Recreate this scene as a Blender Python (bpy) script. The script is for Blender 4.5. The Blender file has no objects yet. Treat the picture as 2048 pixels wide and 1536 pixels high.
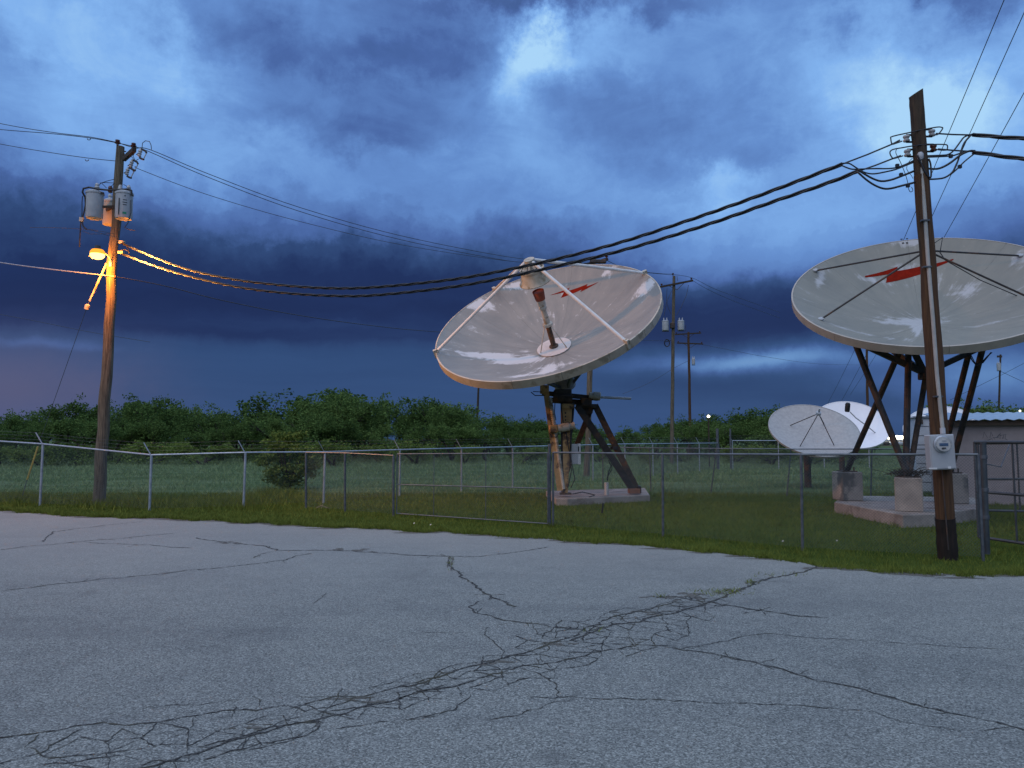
import bpy, bmesh, math, random
import numpy as np
from mathutils import Vector, Matrix, Quaternion

random.seed(7)
rng = np.random.default_rng(7)
scene = bpy.context.scene
col = scene.collection
R = math.radians

# ------------------------------------------------------------------ camera
F = 1480.0                      # focal length in photo pixels (2048 wide)
CAM_Z = 1.9
HORIZON = 880.0
PITCH = math.atan((HORIZON - 768.0) / F)
cam_data = bpy.data.cameras.new('camera')
cam_data.sensor_width = 36.0
cam_data.lens = 36.0 * F / 2048.0
cam_data.clip_start = 0.05
cam_data.clip_end = 8000.0
cam = bpy.data.objects.new('camera', cam_data)
col.objects.link(cam)
cam.location = (0, 0, CAM_Z)
cam.rotation_euler = (math.pi / 2 + PITCH, 0, 0)
scene.camera = cam
CO = Vector((0, 0, CAM_Z))
RIGHT = Vector((1, 0, 0))
FWD = Vector((0, math.cos(PITCH), math.sin(PITCH)))
UP = Vector((0, -math.sin(PITCH), math.cos(PITCH)))


def ray(u, v):
    return RIGHT * ((u - 1024) / F) + UP * ((768 - v) / F) + FWD


def P(u, v, Y):
    d = ray(u, v)
    return CO + d * (Y / d.y)


def G(u, v, z=0.0):
    d = ray(u, v)
    return CO + d * ((z - CAM_Z) / d.z)


# ------------------------------------------------------------------ sun, sky, exposure
SUN_AZ, SUN_EL = R(205), R(48)          # compass style: 0 = +Y (away from camera), clockwise
sd = bpy.data.lights.new('sun', 'SUN')
sd.energy = 1.05
sd.angle = R(75)
sd.color = (1.0, 0.95, 0.88)
sun = bpy.data.objects.new('sun', sd)
col.objects.link(sun)
sdir = Vector((math.sin(SUN_AZ) * math.cos(SUN_EL), math.cos(SUN_AZ) * math.cos(SUN_EL), math.sin(SUN_EL)))
sun.rotation_euler = sdir.to_track_quat('Z', 'Y').to_euler()

scene.view_settings.view_transform = 'Standard'
scene.view_settings.look = 'None'
scene.view_settings.exposure = 0.0
scene.view_settings.gamma = 1.0
scene.view_settings.use_curve_mapping = False
scene.cycles.use_denoising = True
scene.cycles.max_bounces = 6
scene.cycles.transparent_max_bounces = 8


def lin(c):
    out = []
    for x in c:
        x = x / 255.0
        out.append(x / 12.92 if x <= 0.04045 else ((x + 0.055) / 1.055) ** 2.4)
    return tuple(out) + (1.0,)


class NT:
    """thin wrapper to write node graphs as expressions"""
    def __init__(self, tree):
        self.t = tree

    def node(self, kind, **kw):
        n = self.t.nodes.new(kind)
        for k, v in kw.items():
            setattr(n, k, v)
        return n

    def put(self, sock, v):
        if hasattr(v, 'is_output'):
            self.t.links.new(v, sock)
        else:
            sock.default_value = v

    def m(self, op, a, b=None, c=None, clamp=False):
        n = self.node('ShaderNodeMath', operation=op, use_clamp=clamp)
        self.put(n.inputs[0], a)
        if b is not None:
            self.put(n.inputs[1], b)
        if c is not None:
            self.put(n.inputs[2], c)
        return n.outputs[0]

    def vm(self, op, a, b=None, scale=None):
        n = self.node('ShaderNodeVectorMath', operation=op)
        self.put(n.inputs[0], a)
        if b is not None:
            self.put(n.inputs[1], b)
        if scale is not None:
            self.put(n.inputs['Scale'], scale)
        return n.outputs['Value'] if op in ('DOT_PRODUCT', 'LENGTH', 'DISTANCE') else n.outputs['Vector']

    def noise(self, vec, scale, detail=4.0, rough=0.55, dist=0.0, color=False):
        n = self.node('ShaderNodeTexNoise')
        if vec is not None:
            self.put(n.inputs['Vector'], vec)
        n.inputs['Scale'].default_value = scale
        n.inputs['Detail'].default_value = detail
        n.inputs['Roughness'].default_value = rough
        n.inputs['Distortion'].default_value = dist
        return n.outputs['Color'] if color else n.outputs['Fac']

    def ramp(self, fac, stops, interp='LINEAR'):
        n = self.node('ShaderNodeValToRGB')
        n.color_ramp.interpolation = interp
        el = n.color_ramp.elements
        while len(el) < len(stops):
            el.new(0.5)
        for e, (p, c) in zip(el, stops):
            e.position = p
            e.color = c if not isinstance(c, (int, float)) else (c, c, c, 1)
        self.put(n.inputs['Fac'], fac)
        return n.outputs['Color']

    def mix(self, fac, a, b, mode='MIX'):
        n = self.node('ShaderNodeMix', data_type='RGBA', blend_type=mode)
        self.put(n.inputs[0], fac)
        self.put(n.inputs[6], a)
        self.put(n.inputs[7], b)
        return n.outputs[2]

    def smooth(self, x, lo, hi):
        n = self.node('ShaderNodeMapRange', interpolation_type='SMOOTHSTEP')
        self.put(n.inputs[0], x)
        n.inputs[1].default_value = lo
        n.inputs[2].default_value = hi
        return n.outputs[0]

    def comb(self, x, y, z):
        n = self.node('ShaderNodeCombineXYZ')
        for i, v in enumerate((x, y, z)):
            self.put(n.inputs[i], v)
        return n.outputs[0]

    def sep(self, v):
        n = self.node('ShaderNodeSeparateXYZ')
        self.put(n.inputs[0], v)
        return n.outputs[0], n.outputs[1], n.outputs[2]


def azel(u, v):
    d = ray(u, v).normalized()
    return math.degrees(math.atan2(d.x, d.y)), math.degrees(math.asin(d.z))


def build_world():
    w = bpy.data.worlds.new('World')
    scene.world = w
    w.use_nodes = True
    t = w.node_tree
    t.nodes.clear()
    N = NT(t)
    tc = N.node('ShaderNodeTexCoord')
    d = N.vm('NORMALIZE', tc.outputs['Generated'])
    x, y, z = N.sep(d)
    # ragged cloud edges: two scales of warp on direction
    w1 = N.vm('SUBTRACT', N.noise(d, 5.0, 5.0, 0.55, color=True), (0.5, 0.5, 0.5))
    w2 = N.vm('SUBTRACT', N.noise(d, 17.0, 7.0, 0.68, color=True), (0.5, 0.5, 0.5))
    w1x, w1y, _ = N.sep(w1)
    w2x, w2y, _ = N.sep(w2)
    az0 = N.m('MULTIPLY', N.m('ARCTAN2', x, y), 57.29578)
    el0 = N.m('MULTIPLY', N.m('ARCSINE', z), 57.29578)
    # warp grows with elevation: layers near the horizon stay level
    grow = N.smooth(el0, 5.0, 24.0)
    k1 = N.m('MULTIPLY_ADD', grow, 11.0, 3.0)
    k1y = N.m('MULTIPLY_ADD', grow, 9.0, 1.7)
    k2y = N.m('MULTIPLY_ADD', grow, 6.0, 1.1)
    az = N.m('ADD', az0, N.m('ADD', N.m('MULTIPLY', w1x, k1), N.m('MULTIPLY', w2x, 6.5)))
    el = N.m('ADD', el0, N.m('ADD', N.m('MULTIPLY', w1y, k1y), N.m('MULTIPLY', w2y, k2y)))
    # base brightness by elevation (0..90 deg)
    pts = [(-90, .30), (0, .33), (6.9, .26), (7.9, .13), (9.5, .09), (11.2, .14), (13.2, .28), (15.0, .46), (17.4, .63),
           (20.5, .72), (26, .73), (34, .68), (50, .72), (90, .82)]
    fc = N.node('ShaderNodeFloatCurve')
    cv = fc.mapping.curves[0]
    fc.mapping.use_clip = False
    while len(cv.points) < len(pts):
        cv.points.new(0.5, 0.5)
    for p_, (e_, b_) in zip(cv.points, pts):
        p_.location = ((e_ + 90) / 180.0, b_)
        p_.handle_type = 'VECTOR'
    fc.mapping.update()
    # the shelf cloud's upper edge climbs to the left
    naz = N.m('MINIMUM', N.m('MAXIMUM', N.m('MULTIPLY', az, -1.0), -26.0), 40.0)
    tilt = N.m('MINIMUM', N.m('MULTIPLY', naz, 0.085), N.m('MULTIPLY', naz, 0.035))
    elt = N.m('SUBTRACT', el, N.m('MULTIPLY', tilt, N.smooth(el0, 9.0, 15.0)))
    N.put(fc.inputs['Value'], N.m('DIVIDE', N.m('ADD', elt, 90.0), 180.0))
    L = fc.outputs[0]
    blobs = [
        (800, 125, 270, 105, -.33), (690, 285, 210, 50, -.20), (560, 60, 120, 60, -.06),
        (1105, 115, 75, 62, +.42), (1080, 215, 60, 55, +.20), (1210, 90, 110, 45, .08),
        (160, 70, 210, 90, +.14), (390, 120, 60, 60, .10), (0, 120, 60, 60, -.10),
        (1120, -10, 330, 38, -.28), (1850, -5, 190, 40, -.22),
        (1330, 230, 170, 75, -.16), (1480, 320, 140, 50, -.08), (1260, 320, 60, 60, -.06),
        (1860, 235, 140, 80, +.34), (1700, 160, 150, 90, .08), (2000, 330, 130, 100, .05),
        (1420, 385, 55, 45, +.15), (1560, 470, 280, 60, .16), (1480, 535, 200, 30, .12),
        (400, 300, 260, 70, .06), (1750, 520, 120, 40, .10),
        (500, 530, 450, 60, -.05), (1450, 610, 160, 45, .03),
        (110, 684, 90, 10, +.22), (700, 645, 260, 14, .05),
        (1490, 722, 210, 18, +.55), (1990, 750, 140, 45, +.45), (1700, 715, 150, 22, .16), (1750, 770, 100, 22, .14),
        (1430, 770, 150, 26, -.09), (1650, 800, 120, 22, -.10), (1270, 740, 80, 40, -.05),
    ]
    for (u, v, su, sv, amp) in blobs:
        a0, e0 = azel(u, v)
        a1, _ = azel(u + su, v)
        _, e1 = azel(u, v - sv)
        sa, se = abs(a1 - a0), abs(e1 - e0)
        qa = N.m('DIVIDE', N.m('SUBTRACT', az, a0), sa)
        qe = N.m('DIVIDE', N.m('SUBTRACT', el, e0), se)
        r2 = N.m('ADD', N.m('MULTIPLY', qa, qa), N.m('MULTIPLY', qe, qe))
        g = N.m('EXPONENT', N.m('MULTIPLY', r2, -0.75))
        L = N.m('MULTIPLY_ADD', g, amp, L)
    # cloud turbulence on a flat layer overhead, stretched by perspective
    zz = N.m('ADD', N.m('MAXIMUM', z, 0.0), 0.22)
    q = N.comb(N.m('DIVIDE', x, zz), N.m('DIVIDE', y, zz), 0.0)
    n1 = N.m('SUBTRACT', N.noise(q, 1.6, 7.0, 0.55, 0.5), 0.5)
    n2 = N.m('SUBTRACT', N.noise(q, 4.8, 9.0, 0.66, 0.9), 0.5)
    n3 = N.m('SUBTRACT', 0.16, N.m('ABSOLUTE', N.m('SUBTRACT', N.noise(q, 3.1, 8.0, 0.6, 1.2), 0.5)))
    up = N.smooth(el0, 13.0, 23.0)
    L = N.m('ADD', L, N.m('MULTIPLY', N.m('MULTIPLY', n1, 0.28), up))
    L = N.m('ADD', L, N.m('MULTIPLY', N.m('MULTIPLY', n2, 0.20), up))
    L = N.m('ADD', L, N.m('MULTIPLY', N.m('MULTIPLY', n3, 0.24), up))
    # level streaks inside the shelf band
    st = N.noise(N.comb(N.m('MULTIPLY', az0, 0.035), N.m('MULTIPLY', el, 0.45), 0.0), 1.0, 6.0, 0.55)
    band = N.m('SUBTRACT', 1.0, N.smooth(el0, 16.0, 23.0))
    L = N.m('ADD', L, N.m('MULTIPLY', N.m('MULTIPLY', N.m('SUBTRACT', st, 0.5), 0.22), band))
    c = N.ramp(L, [(0.0, lin((21, 35, 78))), (0.13, lin((28, 46, 92))), (0.30, lin((48, 74, 122))),
                   (0.48, lin((75, 106, 168))), (0.66, lin((102, 144, 208))), (0.82, lin((131, 180, 240))),
                   (1.0, lin((172, 216, 252)))])
    # rain curtain under the shelf is a touch greyer / greener
    rain = N.m('MULTIPLY', N.m('SUBTRACT', 1.0, N.smooth(el, 6.6, 7.8)), 0.45)
    c = N.mix(rain, c, lin((44, 76, 122)))
    # pink tint low on the left: the yard lamp's glow painted into the sky
    a0, e0 = azel(30, 775)
    qa = N.m('DIVIDE', N.m('SUBTRACT', az, a0), 7.0)
    qe = N.m('DIVIDE', N.m('SUBTRACT', el, e0), 3.2)
    pink = N.m('EXPONENT', N.m('MULTIPLY', N.m('ADD', N.m('MULTIPLY', qa, qa), N.m('MULTIPLY', qe, qe)), -1.0))
    c = N.mix(N.m('MULTIPLY', pink, 0.55), c, lin((104, 98, 128)))
    # an overcast sky grows brighter and greyer towards the zenith
    zen = N.smooth(el0, 28.0, 75.0)
    c = N.mix(N.m('MULTIPLY', zen, 0.75), c, (0.52, 0.62, 0.82, 1))
    gain = N.m('MULTIPLY_ADD', zen, 0.45, 1.0)
    c = N.vm('SCALE', c, scale=gain)
    sky = N.node('ShaderNodeTexSky', sky_type='NISHITA')
    sky.sun_disc = False
    sky.sun_elevation = SUN_EL
    sky.sun_rotation = SUN_AZ
    sky_c = N.vm('SCALE', sky.outputs[0], scale=0.05)
    out_c = N.mix(0.04, c, sky_c)
    bg = N.node('ShaderNodeBackground')
    N.put(bg.inputs['Color'], out_c)
    bg.inputs['Strength'].default_value = 1.0
    o = N.node('ShaderNodeOutputWorld')
    t.links.new(bg.outputs[0], o.inputs['Surface'])
    w.cycles.sampling_method = 'MANUAL'
    w.cycles.sample_map_resolution = 512


build_world()

# ------------------------------------------------------------------ materials
MATS = {}


def mat(name, c1, c2=None, scale=6.0, rough=0.7, metal=0.0, bump=0.0, stretch=(1, 1, 1), lo=0.35, hi=0.65,
        spec=0.4, detail=6.0, c3=None, scale3=1.0):
    if name in MATS:
        return MATS[name]
    m = bpy.data.materials.new(name)
    m.use_nodes = True
    t = m.node_tree
    t.nodes.clear()
    N = NT(t)
    g = N.node('ShaderNodeNewGeometry')
    pos = N.vm('MULTIPLY', g.outputs['Position'], stretch)
    n = N.noise(pos, scale, detail, 0.6)
    c2 = c2 or tuple(x * 0.8 for x in c1)
    c = N.ramp(n, [(lo, tuple(c1) + (1,)), (hi, tuple(c2) + (1,))])
    if c3:
        n3 = N.noise(pos, scale3, 5.0, 0.6)
        c = N.mix(N.smooth(n3, 0.52, 0.62), c, tuple(c3) + (1,))
    b = N.node('ShaderNodeBsdfPrincipled')
    N.put(b.inputs['Base Color'], c)
    b.inputs['Roughness'].default_value = rough
    b.inputs['Metallic'].default_value = metal
    b.inputs['Specular IOR Level'].default_value = spec
    if bump:
        bn = N.node('ShaderNodeBump')
        bn.inputs['Strength'].default_value = bump
        bn.inputs['Distance'].default_value = 0.02
        N.put(bn.inputs['Height'], n)
        t.links.new(bn.outputs[0], b.inputs['Normal'])
    o = N.node('ShaderNodeOutputMaterial')
    t.links.new(b.outputs[0], o.inputs['Surface'])
    MATS[name] = m
    return m


def emit_mat(name, c, s):
    m = bpy.data.materials.new(name)
    m.use_nodes = True
    t = m.node_tree
    t.nodes.clear()
    N = NT(t)
    e = N.node('ShaderNodeEmission')
    e.inputs['Color'].default_value = tuple(c) + (1,)
    e.inputs['Strength'].default_value = s
    o = N.node('ShaderNodeOutputMaterial')
    t.links.new(e.outputs[0], o.inputs['Surface'])
    return m


def leaf_mat(name, dark, light, trans=0.25):
    m = bpy.data.materials.new(name)
    m.use_nodes = True
    t = m.node_tree
    t.nodes.clear()
    N = NT(t)
    g = N.node('ShaderNodeNewGeometry')
    oi = N.node('ShaderNodeObjectInfo')
    f = N.m('ADD', N.m('MULTIPLY', g.outputs['Random Per Island'], 0.5), N.m('MULTIPLY', oi.outputs['Random'], 0.55))
    n = N.noise(g.outputs['Position'], 0.7, 3.0)
    f = N.m('ADD', N.m('MULTIPLY', f, 0.75), N.m('MULTIPLY', N.m('SUBTRACT', n, 0.3), 0.6), clamp=True)
    c = N.mix(f, tuple(dark) + (1,), tuple(light) + (1,))
    d = N.node('ShaderNodeBsdfDiffuse')
    tr = N.node('ShaderNodeBsdfTranslucent')
    N.put(d.inputs[0], c)
    N.put(tr.inputs[0], c)
    mx = N.node('ShaderNodeMixShader')
    mx.inputs[0].default_value = trans
    t.links.new(d.outputs[0], mx.inputs[1])
    t.links.new(tr.outputs[0], mx.inputs[2])
    o = N.node('ShaderNodeOutputMaterial')
    t.links.new(mx.outputs[0], o.inputs['Surface'])
    return m


M_WOOD_GREY = mat('weathered_pole_wood', (.21, .17, .115), (.045, .036, .027), 9.0, .9, bump=.6, stretch=(3, 3, .22), lo=.3, hi=.7)
M_WOOD_BROWN = mat('treated_pole_wood', (.120, .060, .025), (.035, .018, .010), 8.0, .85, bump=.5, stretch=(4, 4, .18), lo=.3, hi=.72)
M_WOOD_DARK = mat('dark_pole_wood', (.07, .05, .035), (.03, .022, .016), 8.0, .9, stretch=(4, 4, .2))
M_CREOSOTE = mat('creosote_wood', (.022, .013, .009), (.008, .006, .005), 9.0, .8, bump=.4, stretch=(4, 4, .3))
M_GALV = mat('galvanised_steel', (.50, .53, .57), (.34, .37, .41), 9.0, .42, metal=.55, spec=.5)
M_GALV_DULL = mat('dull_galvanised_steel', (.14, .155, .17), (.075, .085, .10), 9.0, .55, metal=.4)
M_CHAIN = mat('chain_link_wire', (.13, .155, .175), (.08, .10, .12), 3.0, .5, metal=.2)
M_RUST = mat('rusted_steel', (.10, .065, .045), (.035, .028, .024), 7.0, .8, bump=.3, c3=(.16, .07, .03), scale3=3.0)
M_DARK_STEEL = mat('dark_steel', (.060, .050, .045), (.026, .024, .024), 6.0, .6, bump=.15, c3=(.10, .055, .035), scale3=2.5)
M_BLACK = mat('black_rubber', (.012, .012, .014), (.02, .02, .022), 20.0, .45)
M_WIRE = mat('bare_line_wire', (.035, .035, .04), (.05, .05, .055), 4.0, .5)
M_CABLE = mat('twisted_cable_jacket', (.018, .018, .021), (.035, .033, .034), 6.0, .38)
M_MOUNT = mat('lamplight_ochre_paint', (.56, .34, .14), (.38, .22, .085), 5.0, .65, bump=.2, c3=(.13, .07, .04), scale3=3.0)  # ochre base colour carries part of the lamp's orange light
M_WHITE = mat('white_paint', (.74, .73, .71), (.62, .61, .59), 5.0, .5)
M_CREAM = mat('cream_weathered_paint', (.56, .51, .43), (.40, .36, .29), 7.0, .65, c3=(.24, .20, .14), scale3=4.0)
M_GREY_PAINT = mat('grey_enamel', (.47, .48, .49), (.38, .39, .41), 5.0, .5)
M_PORC = mat('grey_porcelain', (.50, .50, .50), (.40, .40, .41), 5.0, .25)
M_PORC_BROWN = mat('brown_porcelain', (.13, .045, .03), (.08, .03, .02), 5.0, .25)
M_RED = mat('red_paint', (.25, .014, .005), (.18, .011, .004), 9.0, .9, spec=.08)
M_CONC = mat('pad_concrete', (.36, .31, .265), (.24, .205, .175), 2.5, .9, bump=.35, c3=(.21, .17, .14), scale3=1.6)
M_CONC_GREY = mat('pier_concrete', (.40, .34, .285), (.26, .225, .195), 2.2, .9, bump=.35, c3=(.13, .12, .11), scale3=1.3)
M_STUCCO = mat('pinkish_stucco', (.42, .35, .34), (.36, .30, .29), 3.0, .95, bump=.3)
M_ROOF = mat('sheet_metal_roof', (.50, .54, .60), (.40, .44, .50), 2.0, .3, metal=.55)
M_SIDING = mat('white_siding', (.60, .61, .64), (.52, .53, .57), 2.0, .6)
M_YELLOW = mat('yellow_plastic', (.55, .45, .05), (.45, .36, .05), 5.0, .5)
M_CRACK = mat('crack_filler', (.022, .021, .019), (.125, .125, .115), 42.0, .95, lo=.46, hi=.66, c3=(.06, .055, .035), scale3=2.0)
M_SOIL = mat('soil_in_cracks', (.15, .14, .125), (.075, .07, .05), 30.0, .95)
M_DISH_MESH = mat('perforated_dish_paint', (.42, .415, .40), (.34, .335, .33), 9.0, .7, bump=.1)
M_DISH_WHITE = mat('clean_white_dish', (.80, .80, .82), (.74, .74, .78), 1.2, .5)
M_BARK = mat('mesquite_bark', (.055, .042, .03), (.03, .024, .018), 8.0, .95, stretch=(3, 3, .4))
M_PVC = mat('conduit_plastic', (.44, .42, .38), (.34, .33, .30), 4.0, .5)
M_LAMP = emit_mat('sodium_lamp_glow', (1.0, .60, .16), 4.0)
M_FARLAMP = emit_mat('far_lamp_glow', (1.0, .95, .75), 9.0)
M_LEAF = leaf_mat('mesquite_leaf', (.030, .062, .018), (.150, .225, .065))
M_LEAF_LIGHT = leaf_mat('shrub_leaf', (.065, .105, .024), (.20, .26, .065))
M_GRASS = leaf_mat('lawn_grass_blade', (.055, .088, .016), (.20, .23, .05), .2)
M_GRASS_DRY = leaf_mat('pale_field_grass', (.085, .135, .050), (.24, .30, .14), .2)

# glass for the meter
mg = bpy.data.materials.new('meter_glass')
mg.use_nodes = True
_b = mg.node_tree.nodes['Principled BSDF']
_b.inputs['Roughness'].default_value = .05
_b.inputs['Transmission Weight'].default_value = 1.0
_b.inputs['IOR'].default_value = 1.2
M_GLASS = mg


# ------------------------------------------------------------------ mesh helpers
class MB:
    def __init__(self):
        self.v, self.f = [], []

    def add(self, vs, fs):
        o = len(self.v)
        self.v += [tuple(x) for x in vs]
        self.f += [tuple(i + o for i in f) for f in fs]
        return self

    def box(self, c, s, M=None):
        hx, hy, hz = s[0] / 2, s[1] / 2, s[2] / 2
        vs = [Vector((x, y, z)) for z in (-hz, hz) for y in (-hy, hy) for x in (-hx, hx)]
        c = Vector(c)
        if M is not None:
            vs = [M @ p for p in vs]
        return self.add([p + c for p in vs], [(0, 2, 3, 1), (4, 5, 7, 6), (0, 1, 5, 4), (2, 6, 7, 3), (0, 4, 6, 2), (1, 3, 7, 5)])

    def tube(self, pts, r, n=8, cap=True):
        pts = [Vector(p) for p in pts]
        k = len(pts)
        rs = list(r) if hasattr(r, '__len__') else [r] * k
        tang = []
        for i in range(k):
            a = pts[max(0, i - 1)]
            b = pts[min(k - 1, i + 1)]
            tang.append((b - a).normalized())
        ref = Vector((0, 0, 1)) if abs(tang[0].z) < 0.9 else Vector((1, 0, 0))
        x = (ref - tang[0] * ref.dot(tang[0])).normalized()
        vs, fs = [], []
        for i in range(k):
            t = tang[i]
            x = (x - t * x.dot(t))
            x = x.normalized() if x.length > 1e-6 else Vector((1, 0, 0))
            y = t.cross(x)
            for j in range(n):
                a = 2 * math.pi * j / n
                vs.append(pts[i] + (x * math.cos(a) + y * math.sin(a)) * rs[i])
        for i in range(k - 1):
            for j in range(n):
                j2 = (j + 1) % n
                fs.append((i * n + j, i * n + j2, (i + 1) * n + j2, (i + 1) * n + j))
        if cap:
            fs.append(tuple(range(n - 1, -1, -1)))
            fs.append(tuple(range((k - 1) * n, k * n)))
        return self.add(vs, fs)

    def beam(self, a, b, w, h, up=(0, 0, 1), w2=None, h2=None):
        """rectangular bar from a to b"""
        a, b = Vector(a), Vector(b)
        t = (b - a).normalized()
        up = Vector(up)
        if abs(t.dot(up)) > .98:
            up = Vector((0, 1, 0))
        x = t.cross(up).normalized()
        y = x.cross(t).normalized()
        w2 = w if w2 is None else w2
        h2 = h if h2 is None else h2
        vs = [a + x * sx * w / 2 + y * sy * h / 2 for sx, sy in ((-1, -1), (1, -1), (1, 1), (-1, 1))]
        vs += [b + x * sx * w2 / 2 + y * sy * h2 / 2 for sx, sy in ((-1, -1), (1, -1), (1, 1), (-1, 1))]
        return self.add(vs, [(3, 2, 1, 0), (4, 5, 6, 7), (0, 1, 5, 4), (1, 2, 6, 5), (2, 3, 7, 6), (3, 0, 4, 7)])

    def ibeam(self, a, b, w, h, up=(0, 0, 1), tk=.02):
        """H section bar"""
        a, b = Vector(a), Vector(b)
        t = (b - a).normalized()
        up = Vector(up)
        if abs(t.dot(up)) > .98:
            up = Vector((0, 1, 0))
        x = t.cross(up).normalized()
        y = x.cross(t).normalized()
        for s in (-1, 1):
            self.beam(a + y * s * h / 2, b + y * s * h / 2, w, tk, up)
        self.beam(a, b, tk, h - tk * 1.02, up)
        return self

    def lathe(self, prof, n=20, M=None, cap=True):
        vs, fs = [], []
        k = len(prof)
        for (r, z) in prof:
            for j in range(n):
                a = 2 * math.pi * j / n
                p = Vector((r * math.cos(a), r * math.sin(a), z))
                vs.append(M @ p if M is not None else p)
        for i in range(k - 1):
            for j in range(n):
                j2 = (j + 1) % n
                fs.append((i * n + j, i * n + j2, (i + 1) * n + j2, (i + 1) * n + j))
        if cap:
            fs.append(tuple(range(n - 1, -1, -1)))
            fs.append(tuple(range((k - 1) * n, k * n)))
        return self.add(vs, fs)

    def prism(self, poly, z0, z1):
        n = len(poly)
        vs = [(p[0], p[1], z0) for p in poly] + [(p[0], p[1], z1) for p in poly]
        fs = [tuple(range(n - 1, -1, -1)), tuple(range(n, 2 * n))]
        for i in range(n):
            j = (i + 1) % n
            fs.append((i, j, n + j, n + i))
        return self.add(vs, fs)

    def build(self, name, material, parent=None, smooth=False, base=None, label=None, cat=None, group=None, kind=None, bevel=0):
        me = bpy.data.meshes.new(name)
        off = Vector((0, 0, 0))
        if parent is not None:
            off = parent_world(parent)
        elif base is not None:
            off = Vector(base)
        me.from_pydata([(p[0] - off.x, p[1] - off.y, p[2] - off.z) for p in self.v], [], self.f)
        me.update()
        if bevel:
            bm = bmesh.new()
            bm.from_mesh(me)
            bmesh.ops.bevel(bm, geom=[e for e in bm.edges if e.calc_face_angle(0) > .6], offset=bevel, segments=1, affect='EDGES')
            bm.to_mesh(me)
            bm.free()
        if smooth:
            me.polygons.foreach_set('use_smooth', [True] * len(me.polygons))
            if smooth == 'auto':
                me.set_sharp_from_angle(angle=R(35))
        me.materials.append(material)
        o = bpy.data.objects.new(name, me)
        col.objects.link(o)
        if parent is not None:
            o.parent = parent
        elif base is not None:
            o.location = off
        tag(o, label, cat, group, kind)
        return o


def parent_world(o):
    v = Vector((0, 0, 0))
    while o is not None:
        v += o.location
        o = o.parent
    return v


def tag(o, label=None, cat=None, group=None, kind=None):
    if label:
        o['label'] = label
    if cat:
        o['category'] = cat
    if group:
        o['group'] = group
    if kind:
        o['kind'] = kind
    return o


def thing(name, label, cat, loc, group=None):
    o = bpy.data.objects.new(name, None)
    o.empty_display_size = .2
    col.objects.link(o)
    o.location = loc
    return tag(o, label, cat, group)


def axis_matrix(o, z, x=None):
    z = Vector(z).normalized()
    if x is None:
        x = Vector((1, 0, 0)) if abs(z.x) < .9 else Vector((0, 1, 0))
    x = Vector(x)
    x = (x - z * x.dot(z)).normalized()
    y = z.cross(x)
    return Matrix(((x.x, y.x, z.x, o[0]), (x.y, y.y, z.y, o[1]), (x.z, y.z, z.z, o[2]), (0, 0, 0, 1)))


def lerp(a, b, t):
    return a + (b - a) * t


# ------------------------------------------------------------------ ground
EDGE_PX = [(-420, 985), (-250, 1000), (-120, 1009), (0, 1018), (60, 1024), (120, 1030), (200, 1035), (300, 1037), (400, 1040), (500, 1045), (600, 1052),
           (700, 1056), (800, 1060), (900, 1065), (1000, 1072), (1100, 1078), (1200, 1085), (1300, 1093), (1400, 1103),
           (1480, 1110), (1550, 1118), (1600, 1124), (1640, 1133), (1700, 1140), (1770, 1145), (1850, 1149), (1930, 1151),
           (2000, 1149), (2060, 1146), (2200, 1140), (2400, 1132), (2900, 1120)]
edge = []
for i in range(len(EDGE_PX) - 1):
    a, b = EDGE_PX[i], EDGE_PX[i + 1]
    for k in range(8):
        t = k / 8
        p = G(lerp(a[0], b[0], t), lerp(a[1], b[1], t))
        edge.append((p.x, p.y))
p = G(*EDGE_PX[-1])
edge.append((p.x, p.y))
edge_x = np.array([e[0] for e in edge])
edge_y = np.array([e[1] for e in edge])
edge_y = edge_y + np.convolve(rng.normal(0, .17, len(edge)), np.ones(3) / 3, 'same') * np.clip(edge_y / 14, .6, 1.4)


def lot_edge(x):
    return np.interp(x, edge_x, edge_y)


def gz(x, y):
    """terrain height beyond the lot"""
    far = np.clip((np.asarray(y) - 26) / 30, 0, 1)
    return -0.03 + far * (0.10 * np.sin(np.asarray(x) * .13 + 1) * np.sin(np.asarray(y) * .09))


def ground_mat():
    m = bpy.data.materials.new('lawn_and_field')
    m.use_nodes = True
    t = m.node_tree
    t.nodes.clear()
    N = NT(t)
    g = N.node('ShaderNodeNewGeometry')
    pos = g.outputs['Position']
    x, y, z = N.sep(pos)
    n1 = N.noise(pos, 1.3, 6.0, .65)
    n2 = N.noise(pos, 30.0, 4.0, .6)
    lawn = N.ramp(N.m('ADD', N.m('MULTIPLY', n1, .6), N.m('MULTIPLY', n2, .4)),
                  [(.3, (.026, .046, .010, 1)), (.55, (.06, .085, .02, 1)), (.75, (.10, .115, .034, 1))])
    pos2 = N.vm('MULTIPLY', pos, (.35, 1.0, 1.0))
    n3 = N.noise(pos2, .35, 6.0, .65, 1.0)
    n4 = N.noise(pos, 6.0, 5.0, .7)
    field = N.ramp(N.m('ADD', N.m('MULTIPLY', n3, .75), N.m('MULTIPLY', n4, .25)),
                   [(.32, (.04, .075, .022, 1)), (.5, (.09, .135, .06, 1)), (.66, (.18, .225, .13, 1))])
    f = N.smooth(N.m('ADD', y, N.m('MULTIPLY', N.noise(pos, .2, 3.0), 10.0)), 27.0, 36.0)
    c = N.mix(f, lawn, field)
    b = N.node('ShaderNodeBsdfDiffuse')
    N.put(b.inputs['Color'], c)
    bp = N.node('ShaderNodeBump')
    bp.inputs['Strength'].default_value = .6
    bp.inputs['Distance'].default_value = .05
    N.put(bp.inputs['Height'], n2)
    t.links.new(bp.outputs[0], b.inputs['Normal'])
    o = N.node('ShaderNodeOutputMaterial')
    t.links.new(b.outputs[0], o.inputs['Surface'])
    return m


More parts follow.
